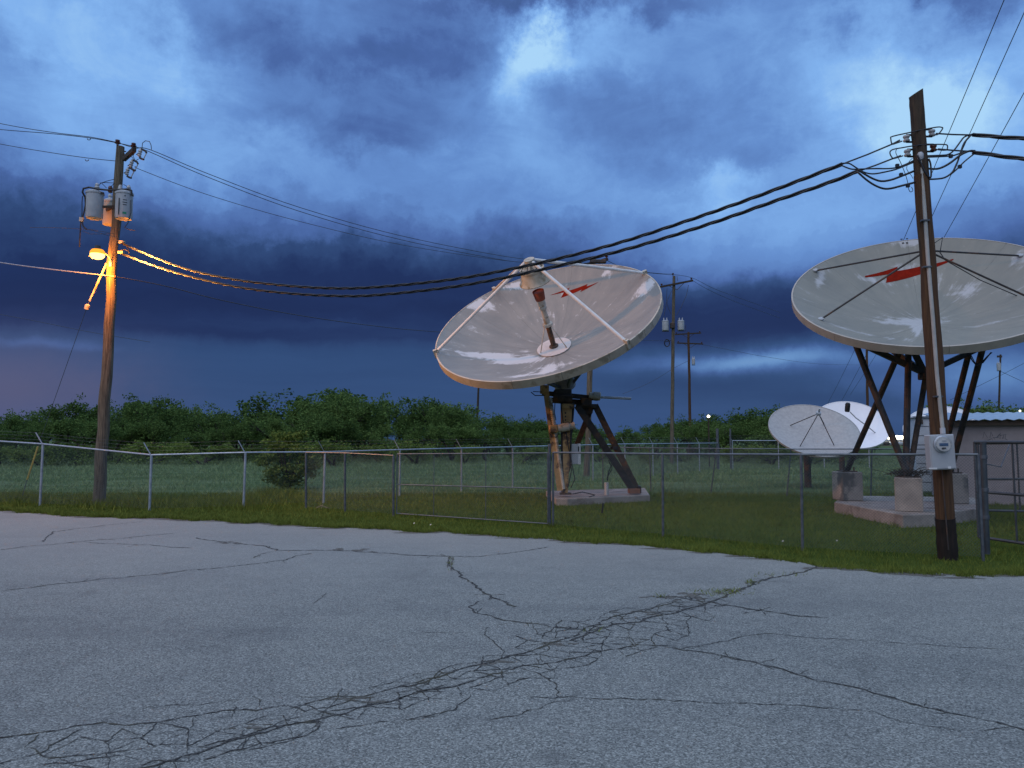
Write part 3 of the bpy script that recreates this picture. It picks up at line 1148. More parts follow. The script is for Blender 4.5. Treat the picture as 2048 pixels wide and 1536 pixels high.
# ------------------------------------------------------------------ centre dish
def centre_dish():
    Y = 23.3
    Mw = dish_frame((1091, 634), Y, 16.0, 64.5)
    Mi = Mw.inverted()
    n = Mw.to_3x3().col[2]
    Rd, dep = 3.64, 1.18
    base = Vector(((PAD_C[0][0] + PAD_C[2][0]) / 2, (PAD_C[0][1] + PAD_C[2][1]) / 2 + .3, PADH))
    root = thing('satellite_dish', 'tilted weathered satellite dish with white struts and feed horn on rusty mount', 'satellite dish', base)
    spots = []
    for (u, v, wx, wy, amp) in [(985, 712, .9, .22, 1.0), (1040, 722, .9, .25, 1.1), (1105, 735, .7, .4, .75), (1060, 750, .9, .2, .7),
                                (955, 612, .5, .25, .9), (1040, 570, .6, .2, .8), (1295, 570, .45, .3, .9), (1150, 745, .5, .3, .5), (1210, 545, .8, .15, .5)]:
        x, y = hit_dish(u, v, Mi, Rd, dep)
        spots.append((x, y, wx, wy, amp))
    paint = dish_mat('centre_dish_paint', Mw, (.295, .275, .25), (.215, .21, .20), (.68, .67, .68), spots, .625, (.26, .24, .22), .06)
    NP = 16
    vs, fs = sector(Rd, dep, 0, 2 * math.pi / NP, .50, .035)
    me = local_mesh('panel', vs, fs, paint)
    rim_v, rim_f = [], []
    na = 6
    for j in range(na + 1):
        a = lerp(.0016, 2 * math.pi / NP - .0016, j / na)
        for (r, z) in ((Rd + .002, .012), (Rd + .045, .008), (Rd + .045, -.25), (Rd + .002, -.25)):
            rim_v.append((r * math.cos(a), r * math.sin(a), z))
    for j in range(na):
        for k in range(4):
            k2 = (k + 1) % 4
            rim_f.append((j * 4 + k, j * 4 + k2, (j + 1) * 4 + k2, (j + 1) * 4 + k))
    rim_f += [(3, 2, 1, 0), tuple(na * 4 + k for k in range(4))]
    m_rim = mat('centre_rim_paint', (.52, .45, .36), (.40, .34, .27), 3.0, .6, c3=(.30, .25, .19), scale3=2.0)
    rme = local_mesh('rim_segment', rim_v, rim_f, m_rim)
    for k in range(NP):
        Rz = Matrix.Rotation(2 * math.pi * k / NP, 4, 'Z')
        place_local('panel', me, root, Mw @ Rz)
        place_local('rim_segment', rme, root, Mw @ Rz)
    # painted bolt
    S = 5.487
    bolt = [(765, 608), (985, 525), (962, 562), (1180, 485), (1170, 512), (1303, 462), (1100, 573), (1118, 545), (888, 637), (922, 575)]
    poly = [hit_dish(960 + x / S, 480 + y / S, Mi, Rd, dep) for x, y in bolt]
    em = emblem(poly, Rd, dep, .008)
    em.materials.append(M_RED)
    o = place_local('lightning_bolt_emblem', em, root, Mw)
    o['label'] = 'red lightning bolt painted on the dish'

    def W(x, y, z):
        return Mw @ Vector((x, y, z))

    # hub plate and feed
    zb = para(.56, Rd, dep)
    MB().lathe([(.02, zb + .02), (.57, zb + .02), (.57, zb + .045), (.02, zb + .05)], 40, Mw).build('hub_plate', mat('pinkish_hub_paint', (.66, .60, .57), (.56, .50, .47), 4.0, .6), root, smooth='auto')
    z0 = zb + .05
    feed = MB().lathe([(.15, z0), (.15, z0 + 0.040), (.085, z0 + 0.060), (.085, z0 + 0.814), (.10, z0 + 0.814)], 20, Mw).build('feed_tube', M_RUST, root, smooth='auto')
    up = MB().lathe([(.16, z0 + 0.791), (.16, z0 + 0.870), (.10, z0 + 0.893), (.085, z0 + 1.379), (.125, z0 + 1.401), (.125, z0 + 1.469), (.10, z0 + 1.492),
                     (.10, z0 + 1.503), (.13, z0 + 1.537), (.12, z0 + 1.684), (.155, z0 + 1.729)], 20, Mw).build('feed_horn', M_CREAM, root, smooth='auto')
    MB().lathe([(.156, z0 + 1.735), (.19, z0 + 2.034), (.17, z0 + 2.034), (.17, z0 + 2.000), (.01, z0 + 2.000)], 20, Mw).build('horn_cap', mat('faded_red_cap', (.32, .07, .03), (.22, .05, .03), 6., .7), up, smooth='auto')
    for a in (200, 320, 80):
        MB().tube([W(.50 * math.cos(R(a)), .50 * math.sin(R(a)), z0), W(.10 * math.cos(R(a)), .10 * math.sin(R(a)), z0 + 0.836)], .018, 6).build('feed_brace', M_CREAM, root)
    # strut quadripod
    apex = W(0, 0, 1.97)
    for a in (184, 114, 17, -57):
        x, y = math.cos(R(a)), math.sin(R(a))
        top = W(x * .10, y * .10, 1.97)
        st = MB().tube([W(x * (Rd - .02), y * (Rd - .02), .03), lerp(W(x * Rd, y * Rd, .03), top, .5), top], .052, 10).build('strut', M_WHITE if a != 114 else M_CREAM, root, smooth='auto')
        MB().box(W(x * (Rd + .02), y * (Rd + .02), -.04), (.16, .10, .28), Mw.to_3x3() @ Matrix.Rotation(R(a), 3, 'Z')).build('strut_foot', M_CREAM, st)
    MB().lathe([(.17, 1.92), (.17, 2.02)], 12, Mw).build('apex_ring', M_CREAM, root, smooth='auto')
    # subreflector: flared drum
    sub = MB().lathe([(.50, 1.25), (.51, 1.28), (.44, 1.36), (.375, 1.63), (.39, 1.65), (.39, 1.71), (.36, 1.71), (.10, 1.65)], 32, Mw).build('subreflector', mat('stained_cream_subreflector', (.56, .51, .42), (.36, .31, .23), 3.5, .7, c3=(.26, .21, .13), scale3=3.0), root, smooth='auto')
    for a in range(0, 360, 60):
        x, y = math.cos(R(a)) * .36, math.sin(R(a)) * .36
        MB().tube([W(x, y, 1.67), W(x * .4, y * .4, 1.95)], .012, 5).build('hanger_rod', M_DARK_STEEL, sub)
    MB().lathe([(.05, 1.62), (.05, 1.95)], 8, Mw).build('adjuster', M_CREAM, sub)

    # ---- back structure and mount (pixel-measured at the mount's own depth)
    def Q(u, v, y=Y):
        return P(u, v, y)

    hub_c = W(0, 0, -dep - .30)
    # back cone under the dish
    for a in range(15, 375, 45):
        x, y = math.cos(R(a)), math.sin(R(a))
        r1 = 1.75
        MB().beam(W(x * r1, y * r1, para(r1, Rd, dep) - .13), W(x * .32, y * .32, -dep - 1.35), .07, .09, n).build('back_rib', M_GALV_DULL, root)
    MB().lathe([(.95, -dep + .02), (.95, -dep - .12), (.36, -dep - 1.15), (.36, -dep - 1.5), (.05, -dep - 1.5)], 20, Mw).build('back_hub', mat('grey_hub_steel', (.28, .28, .28), (.17, .17, .17), 4., .6), root, smooth='auto')
    # yoke deck
    MB().beam(Q(1084, 786), Q(1196, 797), .26, .14).build('yoke_beam', M_DARK_STEEL, root)
    MB().beam(Q(1096, 800, Y - .25), Q(1180, 806, Y + .35), .20, .16).build('yoke_crossbeam', M_RUST, root)
    MB().box(Q(1125, 790), (.55, .5, .34)).build('pivot_housing', M_DARK_STEEL, root, bevel=.03)
    MB().tube([Q(1106, 797, Y - .3), Q(1145, 799, Y - .35)], .13, 12).build('pivot_axle', M_RUST, root, smooth='auto')
    MB().box(Q(1172, 804, Y - .1), (.34, .34, .26)).build('azimuth_gearbox', M_RUST, root, bevel=.03)
    # left leg (ochre, lamplight in its colour) with jackscrew and motor
    foot_l = Q(1124, 985, Y - .55)
    MB().ibeam(foot_l + Vector((-.06, 0, .06)), Q(1092, 783, Y - .45), .17, .15, (0, 1, 0)).build('leg', M_MOUNT, root)
    MB().box(Q(1089, 779, Y - .48), (.27, .25, .26)).build('leg_bracket', M_MOUNT, root, bevel=.02)
    jk = [Q(1100, 795, Y - .6), Q(1109, 852, Y - .6)]
    mbj = MB()
    npt = 90
    coil = []
    for i in range(npt):
        t = i / (npt - 1)
        a = t * 2 * math.pi * 15
        coil.append(lerp(jk[0], jk[1], t) + Vector((math.cos(a) * .055, math.sin(a) * .055, 0)))
    mbj.tube(coil, .018, 5)
    mbj.tube(jk, .042, 8)
    mbj.build('jackscrew', M_CREAM, root)
    MB().tube([Q(1109, 852, Y - .6), Q(1127, 978, Y - .6)], .055, 8).build('jackscrew_tube', M_CREAM, root, smooth='auto')
    g = MB().box(Q(1107, 858, Y - .62), (.28, .26, .24)).build('gearbox', M_MOUNT, root, bevel=.04)
    MB().lathe([(.115, 0), (.115, .1), (.13, .1), (.13, .34), (.10, .36), (.10, .46), (.12, .46), (.12, .52), (.04, .53)], 18,
               axis_matrix(Q(1116, 857, Y - .64), Q(1152, 851, Y - .66) - Q(1116, 857, Y - .64))).build('drive_motor', M_CREAM, g, smooth='auto')
    MB().tube([Q(1099, 866, Y - .66), Q(1104, 874, Y - .68), Q(1113, 874, Y - .66), Q(1118, 866, Y - .66)], .015, 6).build('hose', M_BLACK, g)
    # main column: tapered box with lightening holes
    colm = MB().beam(Q(1131, 986, Y - .5), Q(1134, 812, Y - .35), .13, .14, (0, 1, 0), .30, .26).build('main_column', M_MOUNT, root)
    MB().box(Q(1135, 813, Y - .37), (.36, .34, .16)).build('column_head', M_MOUNT, colm, bevel=.02)
    for (v) in (826, 833, 840):
        MB().box(Q(1131, v, Y - .505), (.04, .012, .05)).build('slot', M_BLACK, colm)
    for s in (-8, 6):
        MB().tube([Q(1129 + s * .4, 985, Y - .52 + s * .01), Q(1137 + s * 1.6, 806, Y - .2)], .05, 8).build('column_strut', M_DARK_STEEL, colm)
    MB().box(Q(1131, 987, Y - .5), (.34, .34, .05)).build('base_plate', M_RUST, root)
    # right tripod legs, converging at the rusty foot
    foot_r = Q(1268, 983, Y + .35)
    MB().ibeam(foot_r + Vector((-.05, 0, .08)), Q(1155, 812, Y - .1), .20, .18, (0, 1, 0)).build('leg', M_DARK_STEEL, root)
    MB().ibeam(foot_r + Vector((.10, .1, .08)), Q(1190, 810, Y + .5), .18, .17, (0, 1, 0)).build('leg', M_RUST, root)
    MB().beam(Q(1223, 896, Y + .2), Q(1238, 896, Y + .5), .10, .10).build('leg_tie', M_DARK_STEEL, root)
    MB().box(foot_r + Vector((0, 0, .02)), (.36, .34, .16)).build('foot_block', mat('rusty_brown_block', (.22, .11, .07), (.13, .07, .05), 5., .9), root, bevel=.02)
    MB().box(foot_r + Vector((.16, .05, .06)), (.12, .3, .24)).build('foot_clevis', M_BLACK, root, bevel=.02)
    # back leg
    MB().ibeam(Q(1146, 903, Y + .6) + Vector((-.35, .5, -1.1)), Q(1184, 812, Y + .45), .16, .15, (0, 1, 0)).build('leg', M_RUST, root)
    MB().box(Q(1172, 812, Y + .2), (.62, .6, .10)).build('yoke_plate', M_DARK_STEEL, root, bevel=.01)
    MB().box(Q(1170, 820, Y + .3), (.45, .4, .22)).build('yoke_web', M_RUST, root, bevel=.01)
    # horizontal actuator
    d = Q(1262, 797, Y - .2) - Q(1176, 790, Y - .2)
    act = MB().lathe([(.10, 0), (.10, .14), (.135, .14), (.135, .34), (.11, .36), (.05, .37)], 18, axis_matrix(Q(1178, 791, Y - .2), d)).build('actuator_motor', M_CREAM, root, smooth='auto')
    MB().tube([Q(1196, 794, Y - .2), Q(1262, 797, Y - .2)], .042, 10).build('actuator_rod', M_GALV, root, smooth='auto')
    # control box
    bx = MB().box(Q(1149, 908, Y - .35), (.20, .18, .62)).build('control_box', M_GREY_PAINT, root, bevel=.01)
    MB().box(Q(1158, 908, Y - .30), (.09, .20, .64)).build('control_box_door', M_WHITE, bx, bevel=.01)
    MB().box(Q(1157, 898, Y - .42), (.03, .03, .16)).build('door_handle', M_BLACK, bx)
    # cables drooping from the yoke
    for (pts_, r) in [([(1110, 805), (1109, 825), (1112, 840)], .012), ([(1122, 806), (1126, 840), (1133, 870), (1138, 900), (1143, 940), (1136, 975)], .015),
                      ([(1148, 815), (1142, 850), (1140, 905), (1147, 945), (1150, 958), (1142, 975)], .014),
                      ([(1217, 920), (1222, 932), (1217, 945), (1214, 960)], .016), ([(1223, 922), (1224, 938), (1216, 952), (1215, 962)], .014),
                      ([(1062, 784), (1070, 791), (1090, 791)], .014), ([(1066, 783), (1085, 784)], .012)]:
        MB().tube([Q(u, v, Y - .62 if u < 1200 else Y - .1) for u, v in pts_], r, 6).build('cable', M_BLACK, root)
    # conduit stub out of the pad, its cap
    MB().tube([Q(1213, 990, Y - .1), Q(1213, 965, Y - .1)], .065, 12).build('pipe_stub', mat('pale_pipe_stub', (.5, .48, .46), (.4, .38, .36), 5., .6), root, smooth='auto')
    MB().tube([Q(1145, 988, Y - .5), Q(1165, 984, Y - .4), Q(1190, 990, Y - .6), Q(1178, 994, Y - .7)], .014, 6).build('cable', M_BLACK, root)


centre_dish()

st = G(1204, 1026)
MB().tube([st, st + Vector((.03, 0, .26))], .022, 6).build('ground_stake', M_BLACK, base=st, label='short black stake in the lawn in front of the centre dish pad', cat='stake')


# ------------------------------------------------------------------ right dish
def right_dish():
    Y = 17.9
    Mw = dish_frame((1851, 572), Y, -2.5, 65.0)
    Mi = Mw.inverted()
    n = Mw.to_3x3().col[2]
    Rd, dep = 3.04, 1.0
    c = (sum(p[0] for p in PAD_R) / len(PAD_R), sum(p[1] for p in PAD_R) / len(PAD_R), PADH + .08)
    root = thing('satellite_dish', 'large grey satellite dish facing up with red bolt behind the meter pole', 'satellite dish', c)
    spots = []
    for (u, v, wx, wy, amp) in [(1825, 645, .7, .3, 1.0), (1935, 580, .5, .3, .7), (1640, 560, .12, .4, .9), (1812, 480, .4, .2, 1.1), (1835, 660, .12, .5, .9),
                                (1700, 660, 1.2, .12, .5), (1990, 645, .8, .1, .7), (1810, 540, .3, .25, .7), (1745, 560, .5, .15, .8), (2040, 515, .2, .4, .6)]:
        x, y = hit_dish(u, v, Mi, Rd, dep)
        spots.append((x, y, wx, wy, amp))
    paint = dish_mat('right_dish_paint', Mw, (.265, .255, .215), (.205, .205, .18), (.50, .50, .51), spots, .65, (.25, .23, .2), .085)
    NP = 8
    vs, fs = sector(Rd, dep, 0, 2 * math.pi / NP, .0, .03, 10, 8, .0018)
    me = local_mesh('panel', vs, fs, paint)
    rv, rf = [], []
    na = 10
    for j in range(na + 1):
        a = lerp(.0012, 2 * math.pi / NP - .0012, j / na)
        for (r, z) in ((Rd + .002, .01), (Rd + .04, .006), (Rd + .04, -.19), (Rd + .002, -.19)):
            rv.append((r * math.cos(a), r * math.sin(a), z))
    for j in range(na):
        for k in range(4):
            k2 = (k + 1) % 4
            rf.append((j * 4 + k, j * 4 + k2, (j + 1) * 4 + k2, (j + 1) * 4 + k))
    rf += [(3, 2, 1, 0), tuple(na * 4 + k for k in range(4))]
    m_rim = mat('right_rim_paint', (.46, .41, .35), (.36, .33, .285), 3.0, .6)
    rme = local_mesh('rim_segment', rv, rf, m_rim)
    for k in range(NP):
        Rz = Matrix.Rotation(2 * math.pi * k / NP + R(11), 4, 'Z')
        place_local('panel', me, root, Mw @ Rz)
        place_local('rim_segment', rme, root, Mw @ Rz)
    S = 4.031
    bolt = [(765, 452), (1000, 388), (1028, 378), (1028, 412), (1215, 375), (1480, 314), (1478, 324), (1215, 425), (1212, 440), (935, 508), (945, 440), (768, 465)]
    poly = [hit_dish(1540 + x / S, 440 + y / S, Mi, Rd, dep) for x, y in bolt]
    em = emblem(poly, Rd, dep, .008)
    em.materials.append(M_RED)
    o = place_local('lightning_bolt_emblem', em, root, Mw)
    o['label'] = 'red lightning bolt painted on the dish'

    def W(x, y, z):
        return Mw @ Vector((x, y, z))

    # four thin feed rods to the focus (behind the pole)
    focus_px = (1853, 501)
    foc = P(*focus_px, Y - .55)
    for (u, v) in [(1628, 540), (1642, 640), (2040, 513), (2070, 602)]:
        x, y = hit_dish(u, v, Mi, Rd, dep)
        r = math.hypot(x, y)
        if r > Rd - .1:
            x, y = x * (Rd - .1) / r, y * (Rd - .1) / r
        b = W(x, y, para(math.hypot(x, y), Rd, dep) + .02)
        rod = MB().tube([b, lerp(b, foc, .5), foc], .024, 7).build('feed_rod', M_DARK_STEEL, root)
        MB().lathe([(.07, 0), (.07, .03), (.03, .05)], 10, Matrix.Translation(b - n * .0) @ Mw.to_3x3().to_4x4()).build('rod_foot', M_GREY_PAINT, rod)
    MB().lathe([(.12, -.12), (.15, -.10), (.15, .22), (.08, .26)], 14, Matrix.Translation(foc) @ Mw.to_3x3().to_4x4()).build('feed_box', M_DARK_STEEL, root, smooth='auto')
    MB().tube([foc + n * .05, P(1885, 475, Y - .5), P(1880, 505, Y - .5), P(1890, 520, Y - .5), P(1960, 560, Y - .25), P(2068, 606, Y - .25)], .012, 6).build('feed_cable', M_BLACK, root)
    # bolts in a white patch at the top edge
    for (u, v) in [(1803, 479), (1814, 478), (1806, 486.5), (1814, 486)]:
        x, y = hit_dish(u, v, Mi, Rd, dep)
        MB().lathe([(.03, 0), (.03, .015)], 8, Matrix.Translation(W(x, y, para(math.hypot(x, y), Rd, dep) + .002)) @ Mw.to_3x3().to_4x4()).build('bolt', M_BLACK, root)

    # back frame: ribs radiating from the hub joint, ring
    joint = P(1852, 748, Y)
    for a in range(20, 380, 45):
        x, y = math.cos(R(a)), math.sin(R(a))
        r1 = 1.9
        MB().beam(W(x * r1, y * r1, para(r1, Rd, dep) - .13), W(x * .25, y * .25, -dep - .30), .08, .10, n).build('back_rib', M_DARK_STEEL, root)
    MB().lathe([(.34, -dep - .04), (.34, -dep - .45), (.10, -dep - .5)], 14, Mw).build('back_hub', M_DARK_STEEL, root, smooth='auto')

    # piers
    top_y = PADH + .08
    pier_pts = []
    for (u, v, s, h) in [(1705, 1004, .62, .80), (1832, 1026, .60, .80), (1916, 1010, .60, .80)]:
        q = G(u, v - 2, top_y)
        pier_pts.append(Vector((q.x, q.y + .28, top_y)))
    pl, pf, pr = pier_pts
    labels = ['square concrete pier at the left corner of the big dish pad', 'stained concrete pier with brush on top, nearest the camera',
              'square concrete pier directly right of the meter pole']
    for q, lb, rot in zip(pier_pts, labels, (R(4), R(-28), R(8))):
        mb = MB()
        w = .29
        pc = []
        for sx, sy in ((-1, -1), (1, -1), (1, 1), (-1, 1)):
            x, y = sx * w, sy * w
            pc.append((q.x + x * math.cos(rot) - y * math.sin(rot), q.y + x * math.sin(rot) + y * math.cos(rot)))
        mb.prism(pc, top_y, top_y + .78)
        mb.build('concrete_pier', M_CONC_GREY, base=(q.x, q.y, top_y), label=lb, cat='concrete pier', group='piers of the big right-hand dish', bevel=.02)
    H = top_y + .78
    L = Vector((pl.x, pl.y, H))
    Fp = Vector((pf.x, pf.y, H))
    Rp = Vector((pr.x, pr.y, H))
    for q in (L, Fp, Rp):
        MB().box(q + Vector((0, 0, .015)), (.40, .40, .03)).build('foot_plate', M_RUST, root)
        for sx in (-1, 1):
            MB().tube([q + Vector((.14 * sx, -.12, .03)), q + Vector((.14 * sx, -.12, .13))], .02, 6).build('anchor_bolt', M_RUST, root)

    def under(u, v):
        """point under the reflector seen at this pixel, at the depth of its rear frame"""
        return P(u, v, Y)

    # leg pairs rising from the piers
    legs = [(L, under(1800, 700), .075), (Fp, under(1708, 680), .075), (Fp + Vector((-.03, .05, 0)), P(1817, 695, Y + .1), .075),
            (Rp, under(1967, 690), .075), (Rp + Vector((-.1, 0, 0)), P(1858, 752, Y), .06), (Fp + Vector((.05, .05, 0)), joint, .065), (L + Vector((.05, .1, 0)), P(1712, 690, Y + 1.4), .06)]
    for a, b, r in legs[:6]:
        MB().tube([a + Vector((0, 0, .02)), lerp(a, b, .5), b], r, 10).build('leg', M_DARK_STEEL if b is not joint else M_RUST, root, smooth='auto')
    MB().tube([Rp + Vector((.05, .6, .0)), P(1938, 705, Y + .2)], .07, 10).build('leg', M_DARK_STEEL, root, smooth='auto')
    # top triangle of beams meeting at the joint
    for (u, v) in [(1736, 694), (1952, 699), (1826, 700), (1784, 700)]:
        MB().beam(P(u, v, Y + (.1 if u != 1784 else .7)), joint + Vector((0, .05, .02)), .11, .13).build('frame_beam', M_DARK_STEEL, root)
    MB().box(joint + Vector((0, 0, -.06)), (.28, .28, .16)).build('joint_block', M_RUST, root, bevel=.02)
    MB().tube([P(1938, 708, Y), P(1945, 722, Y), P(1953, 731, Y), P(1966, 725, Y), P(1982, 705, Y)], .016, 6).build('cable', M_BLACK, root)
    MB().tube([P(1941, 708, Y), P(1950, 726, Y), P(1960, 728, Y), P(1975, 712, Y), P(1984, 705, Y)], .012, 6).build('cable', M_BLACK, root)
    MB().tube([P(1858, 755, Y - .1), P(1861, 800, Y - .1), P(1866, 862, Y - .15), P(1868, 930, Y - .1)], .012, 6).build('cable', M_BLACK, root)
    # yellow spray mark on the front pier face
    q = Fp + Vector((.13, -.372, -.50))
    sp = []
    for k in range(14):
        a = 2 * math.pi * k / 14
        rr = random.uniform(.5, 1.1)
        sp.append((q.x + math.cos(a) * .12 * rr, q.y + .012 * math.cos(a), q.z + math.sin(a) * .05 * rr))
    # brush heap on the front pier
    bm_ = MB()
    for k in range(120):
        a = Fp + Vector((random.gauss(0, .16), random.gauss(0, .14), .02 + random.random() * .08))
        d = Vector((random.gauss(0, .16), random.gauss(0, .14), random.uniform(.0, .16)))
        bm_.tube([a, a + d * .5 + Vector((0, 0, .03)), a + d], .006, 4, False)
    o = bm_.build('brush_heap', M_BARK, base=Fp, label='heap of dry twigs resting on the pier nearest the camera', cat='twigs')


right_dish()


# ------------------------------------------------------------------ utility poles
def pole_mesh(base, top, r0, r1, n=14, bulge=.012):
    pts, rs = [], []
    k = 14
    for i in range(k + 1):
        t = i / k
        pts.append(lerp(base, top, t) + Vector((random.gauss(0, bulge), random.gauss(0, bulge), 0)))
        rs.append(lerp(r0, r1, t) * random.uniform(.97, 1.03))
    return MB().tube(pts, rs, n)


def insulator(parent, p, z=None, s=1.0, m=None, name='insulator'):
    Mx = axis_matrix(p, z or (0, 0, 1))
    return MB().lathe([(.03 * s, 0), (.03 * s, .05 * s), (.075 * s, .06 * s), (.08 * s, .085 * s), (.035 * s, .10 * s), (.06 * s, .12 * s), (.06 * s, .15 * s), (.025 * s, .16 * s)],
                      12, Mx).build(name, m or M_PORC_BROWN, parent, smooth='auto')


LP_Y = 21.6
LP_BASE = G(193, 1010) + Vector((0, .1, -.1))
LP_Y = LP_BASE.y
LP_TOP = P(240, 293, LP_Y - .1)


def left_pole():
    root = thing('utility_pole', 'tall weathered wooden pole with transformers and lit orange lamp', 'utility pole', LP_BASE)
    Y = LP_Y - .05
    pole_mesh(LP_BASE, LP_TOP, .175, .115).build('pole', M_WOOD_GREY, root, smooth='auto')

    def Q(u, v, dy=0.0):
        return P(u, v, Y + dy)

    # crossarm seen nearly end on, running away from the camera
    MB().beam(Q(248, 318, -.2), Q(269, 299, -1.4), .10, .13).build('crossarm', M_WOOD_DARK, root)
    insulator(root, Q(235, 291, -.13), s=1.1)
    MB().tube([Q(235, 308, -.13), Q(235, 290, -.13)], .02, 6).build('pole_top_pin', M_RUST, root)
    insulator(root, Q(267, 297, -1.35), s=1.0)
    # fused cutouts
    for (u, v, dy) in [(281, 303, -1.5), (264, 325, -1.0), (256, 340, -.5)]:
        a, b = Q(u - 3, v + 10, dy), Q(u + 1, v - 6, dy)
        cut = MB().lathe([(.035, 0), (.06, .03), (.035, .06), (.06, .09), (.035, .12), (.06, .15), (.035, .2), (.03, .24)], 10, axis_matrix(a, b - a)).build('fuse_cutout', M_PORC, root, smooth='auto')
        MB().tube([Q(u + 2, v - 5, dy), Q(u + 10, v - 1, dy), Q(u + 12, v + 3, dy)], .03, 6).build('cutout_head', M_BLACK, cut)
        MB().tube([Q(u + 12, v + 3, dy), Q(u + 6, v + 15, dy)], .016, 6).build('fuse_tube', M_PORC, cut)
        MB().tube([Q(u - 2, v + 12, dy), Q(u + 3, v + 15, dy), Q(u + 7, v + 16, dy)], .03, 6).build('cutout_hinge', M_BLACK, cut)
        MB().tube([Q(u - 8, v + 6, dy + .3), Q(u - 2, v + 3, dy)], .015, 5).build('cutout_bracket', M_RUST, cut)
    # loop jumper over the cutout
    MB().tube([Q(284, 296, -1.5), Q(285, 286, -1.5), Q(291, 281.5, -1.5), Q(299, 283, -1.5), Q(302, 290, -1.5), Q(303, 299, -1.5)], .011, 6).build('jumper_wire', M_WIRE, root)
    for pts_ in [[(230, 358), (214, 362), (202, 366), (197, 372)], [(229, 366), (210, 365), (200, 366)], [(203, 366), (213, 376)], [(221, 374), (226, 369), (229, 366)],
                 [(247, 369), (253, 372), (255, 378)], [(270, 320), (266, 312), (272, 300)], [(277, 318), (270, 322), (262, 312)]]:
        MB().tube([Q(u, v, -.3) for u, v in pts_], .010, 5).build('jumper_wire', M_WIRE, root)
    # heavy secondary ring round the three cans
    MB().tube([Q(170, 394, -.45), Q(165, 384, -.5), Q(167, 377, -.5), Q(178, 374.5, -.5), Q(195, 378, -.5), Q(215, 380, -.5), Q(240, 379, -.5), Q(258, 378, -.5), Q(263, 381, -.5), Q(264, 392, -.5)], .028, 7).build('secondary_ring', M_BLACK, root)
    for pts_, r in [([(170, 394), (171, 410), (169, 420), (166, 432), (165, 436)], .022), ([(165, 392), (164, 405), (164, 425), (163, 438)], .014), ([(162, 440), (161, 455), (159.5, 478), (159, 494)], .02),
                    ([(164, 440), (166, 452), (170, 456), (174, 459)], .02), ([(262, 400), (262, 425), (256, 446), (249, 455), (258, 459), (270, 461)], .012)]:
        MB().tube([Q(u, v, -.5) for u, v in pts_], r, 6).build('drop_wire', M_BLACK, root)
    MB().box(Q(163, 439, -.5), (.10, .08, .12)).build('wire_connector', M_CREAM, root)
    # tangle of service tails behind the lamp
    for k, pts_ in enumerate([[(60, 455), (100, 455), (150, 457), (180, 459), (210, 464), (228, 468)], [(165, 462), (180, 468), (200, 468), (228, 467)], [(172, 458), (190, 462), (212, 470), (230, 474)]]):
        MB().tube([Q(u, v, -.4) for u, v in pts_], .006, 5).build('service_tail', M_WIRE, root)
    # dead-end clamps for the two twisted cables and the loops between them
    for (u, v) in [(244, 484), (242, 505)]:
        MB().box(Q(u, v, -.15), (.16, .10, .07)).build('dead_end_clamp', M_CREAM, root)
    for pts_ in [[(241, 487), (246, 485), (251, 489), (256, 497), (259, 506)], [(241, 501), (250, 499), (256, 502), (259, 507)]]:
        MB().tube([Q(u, v, -.25) for u, v in pts_], .014, 5).build('jumper_wire', M_BLACK, root)
    MB().tube([Q(231, 553, -.16), Q(226, 556, -.22)], .03, 6).build('clamp', M_RUST, root)
    MB().tube([Q(248, 286 + 20, -.05), Q(248, 312, -.05)], .02, 6).build('through_bolt', M_RUST, root)
    for v in (303, 311):
        MB().tube([Q(246, v, 0), Q(252, v, 0)], .02, 6).build('through_bolt', M_RUST, root)

    # transformers: three cans on brackets
    def can(u, vt, vb, rad, dy, label, rust=False):
        pt, pb = Q(u, vt, dy), Q(u, vb, dy)
        h = pt.z - pb.z
        t = thing('transformer', label, 'transformer', pb, 'transformers on the lamp pole')
        m_ = M_GREY_PAINT if not rust else mat('tan_transformer_enamel', (.50, .46, .40), (.42, .38, .32), 4., .55)
        MB().lathe([(rad * .93, 0), (rad * .96, .03), (rad, .06), (rad, h - .05), (rad * 1.04, h - .04)], 24, Matrix.Translation(pb)).build('tank', m_, t, smooth='auto')
        MB().lathe([(rad * 1.08, h - .04), (rad * 1.08, h + .01), (rad * .8, h + .05), (.02, h + .07)], 24, Matrix.Translation(pb)).build('lid', M_GREY_PAINT, t, smooth='auto')
        return t, pb, h

    t, pb, h = can(188, 386, 437, .235, -.35, 'grey transformer can hanging left of the lamp pole')
    MB().lathe([(.06, h), (.075, h + .05), (.055, h + .09), (.075, h + .13), (.05, h + .17), (.06, h + .21), (.03, h + .26)], 12, Matrix.Translation(pb + Vector((.05, 0, .04)))).build('bushing', M_PORC, t, smooth='auto')
    MB().beam(pb + Vector((.2, 0, h * .45)), Q(232, 413, -.1), .05, .07).build('bracket', M_RUST, t)
    MB().box(pb + Vector((-.24, -.02, h * .8)), (.05, .06, .14)).build('terminal', M_CREAM, t)
    MB().box(pb + Vector((.26, -.08, h - .03)), (.08, .05, .05)).build('lid_clamp', M_BLACK, t)
    t, pb, h = can(219, 403, 450, .20, .42, 'tan transformer can half hidden behind the lamp pole', True)
    MB().lathe([(.05, h), (.065, h + .05), (.045, h + .09), (.065, h + .13), (.03, h + .2)], 12, Matrix.Translation(pb + Vector((-.02, 0, .04)))).build('bushing', M_PORC, t, smooth='auto')
    MB().lathe([(.05, h + .24), (.07, h + .27), (.05, h + .34), (.07, h + .38), (.05, h + .44)], 12, Matrix.Translation(pb + Vector((-.02, 0, .04)))).build('arrester', M_PORC_BROWN, t, smooth='auto')
    MB().beam(pb + Vector((.0, -.2, h * .55)), Q(230, 412, .1), .06, .09).build('bracket', M_RUST, t)
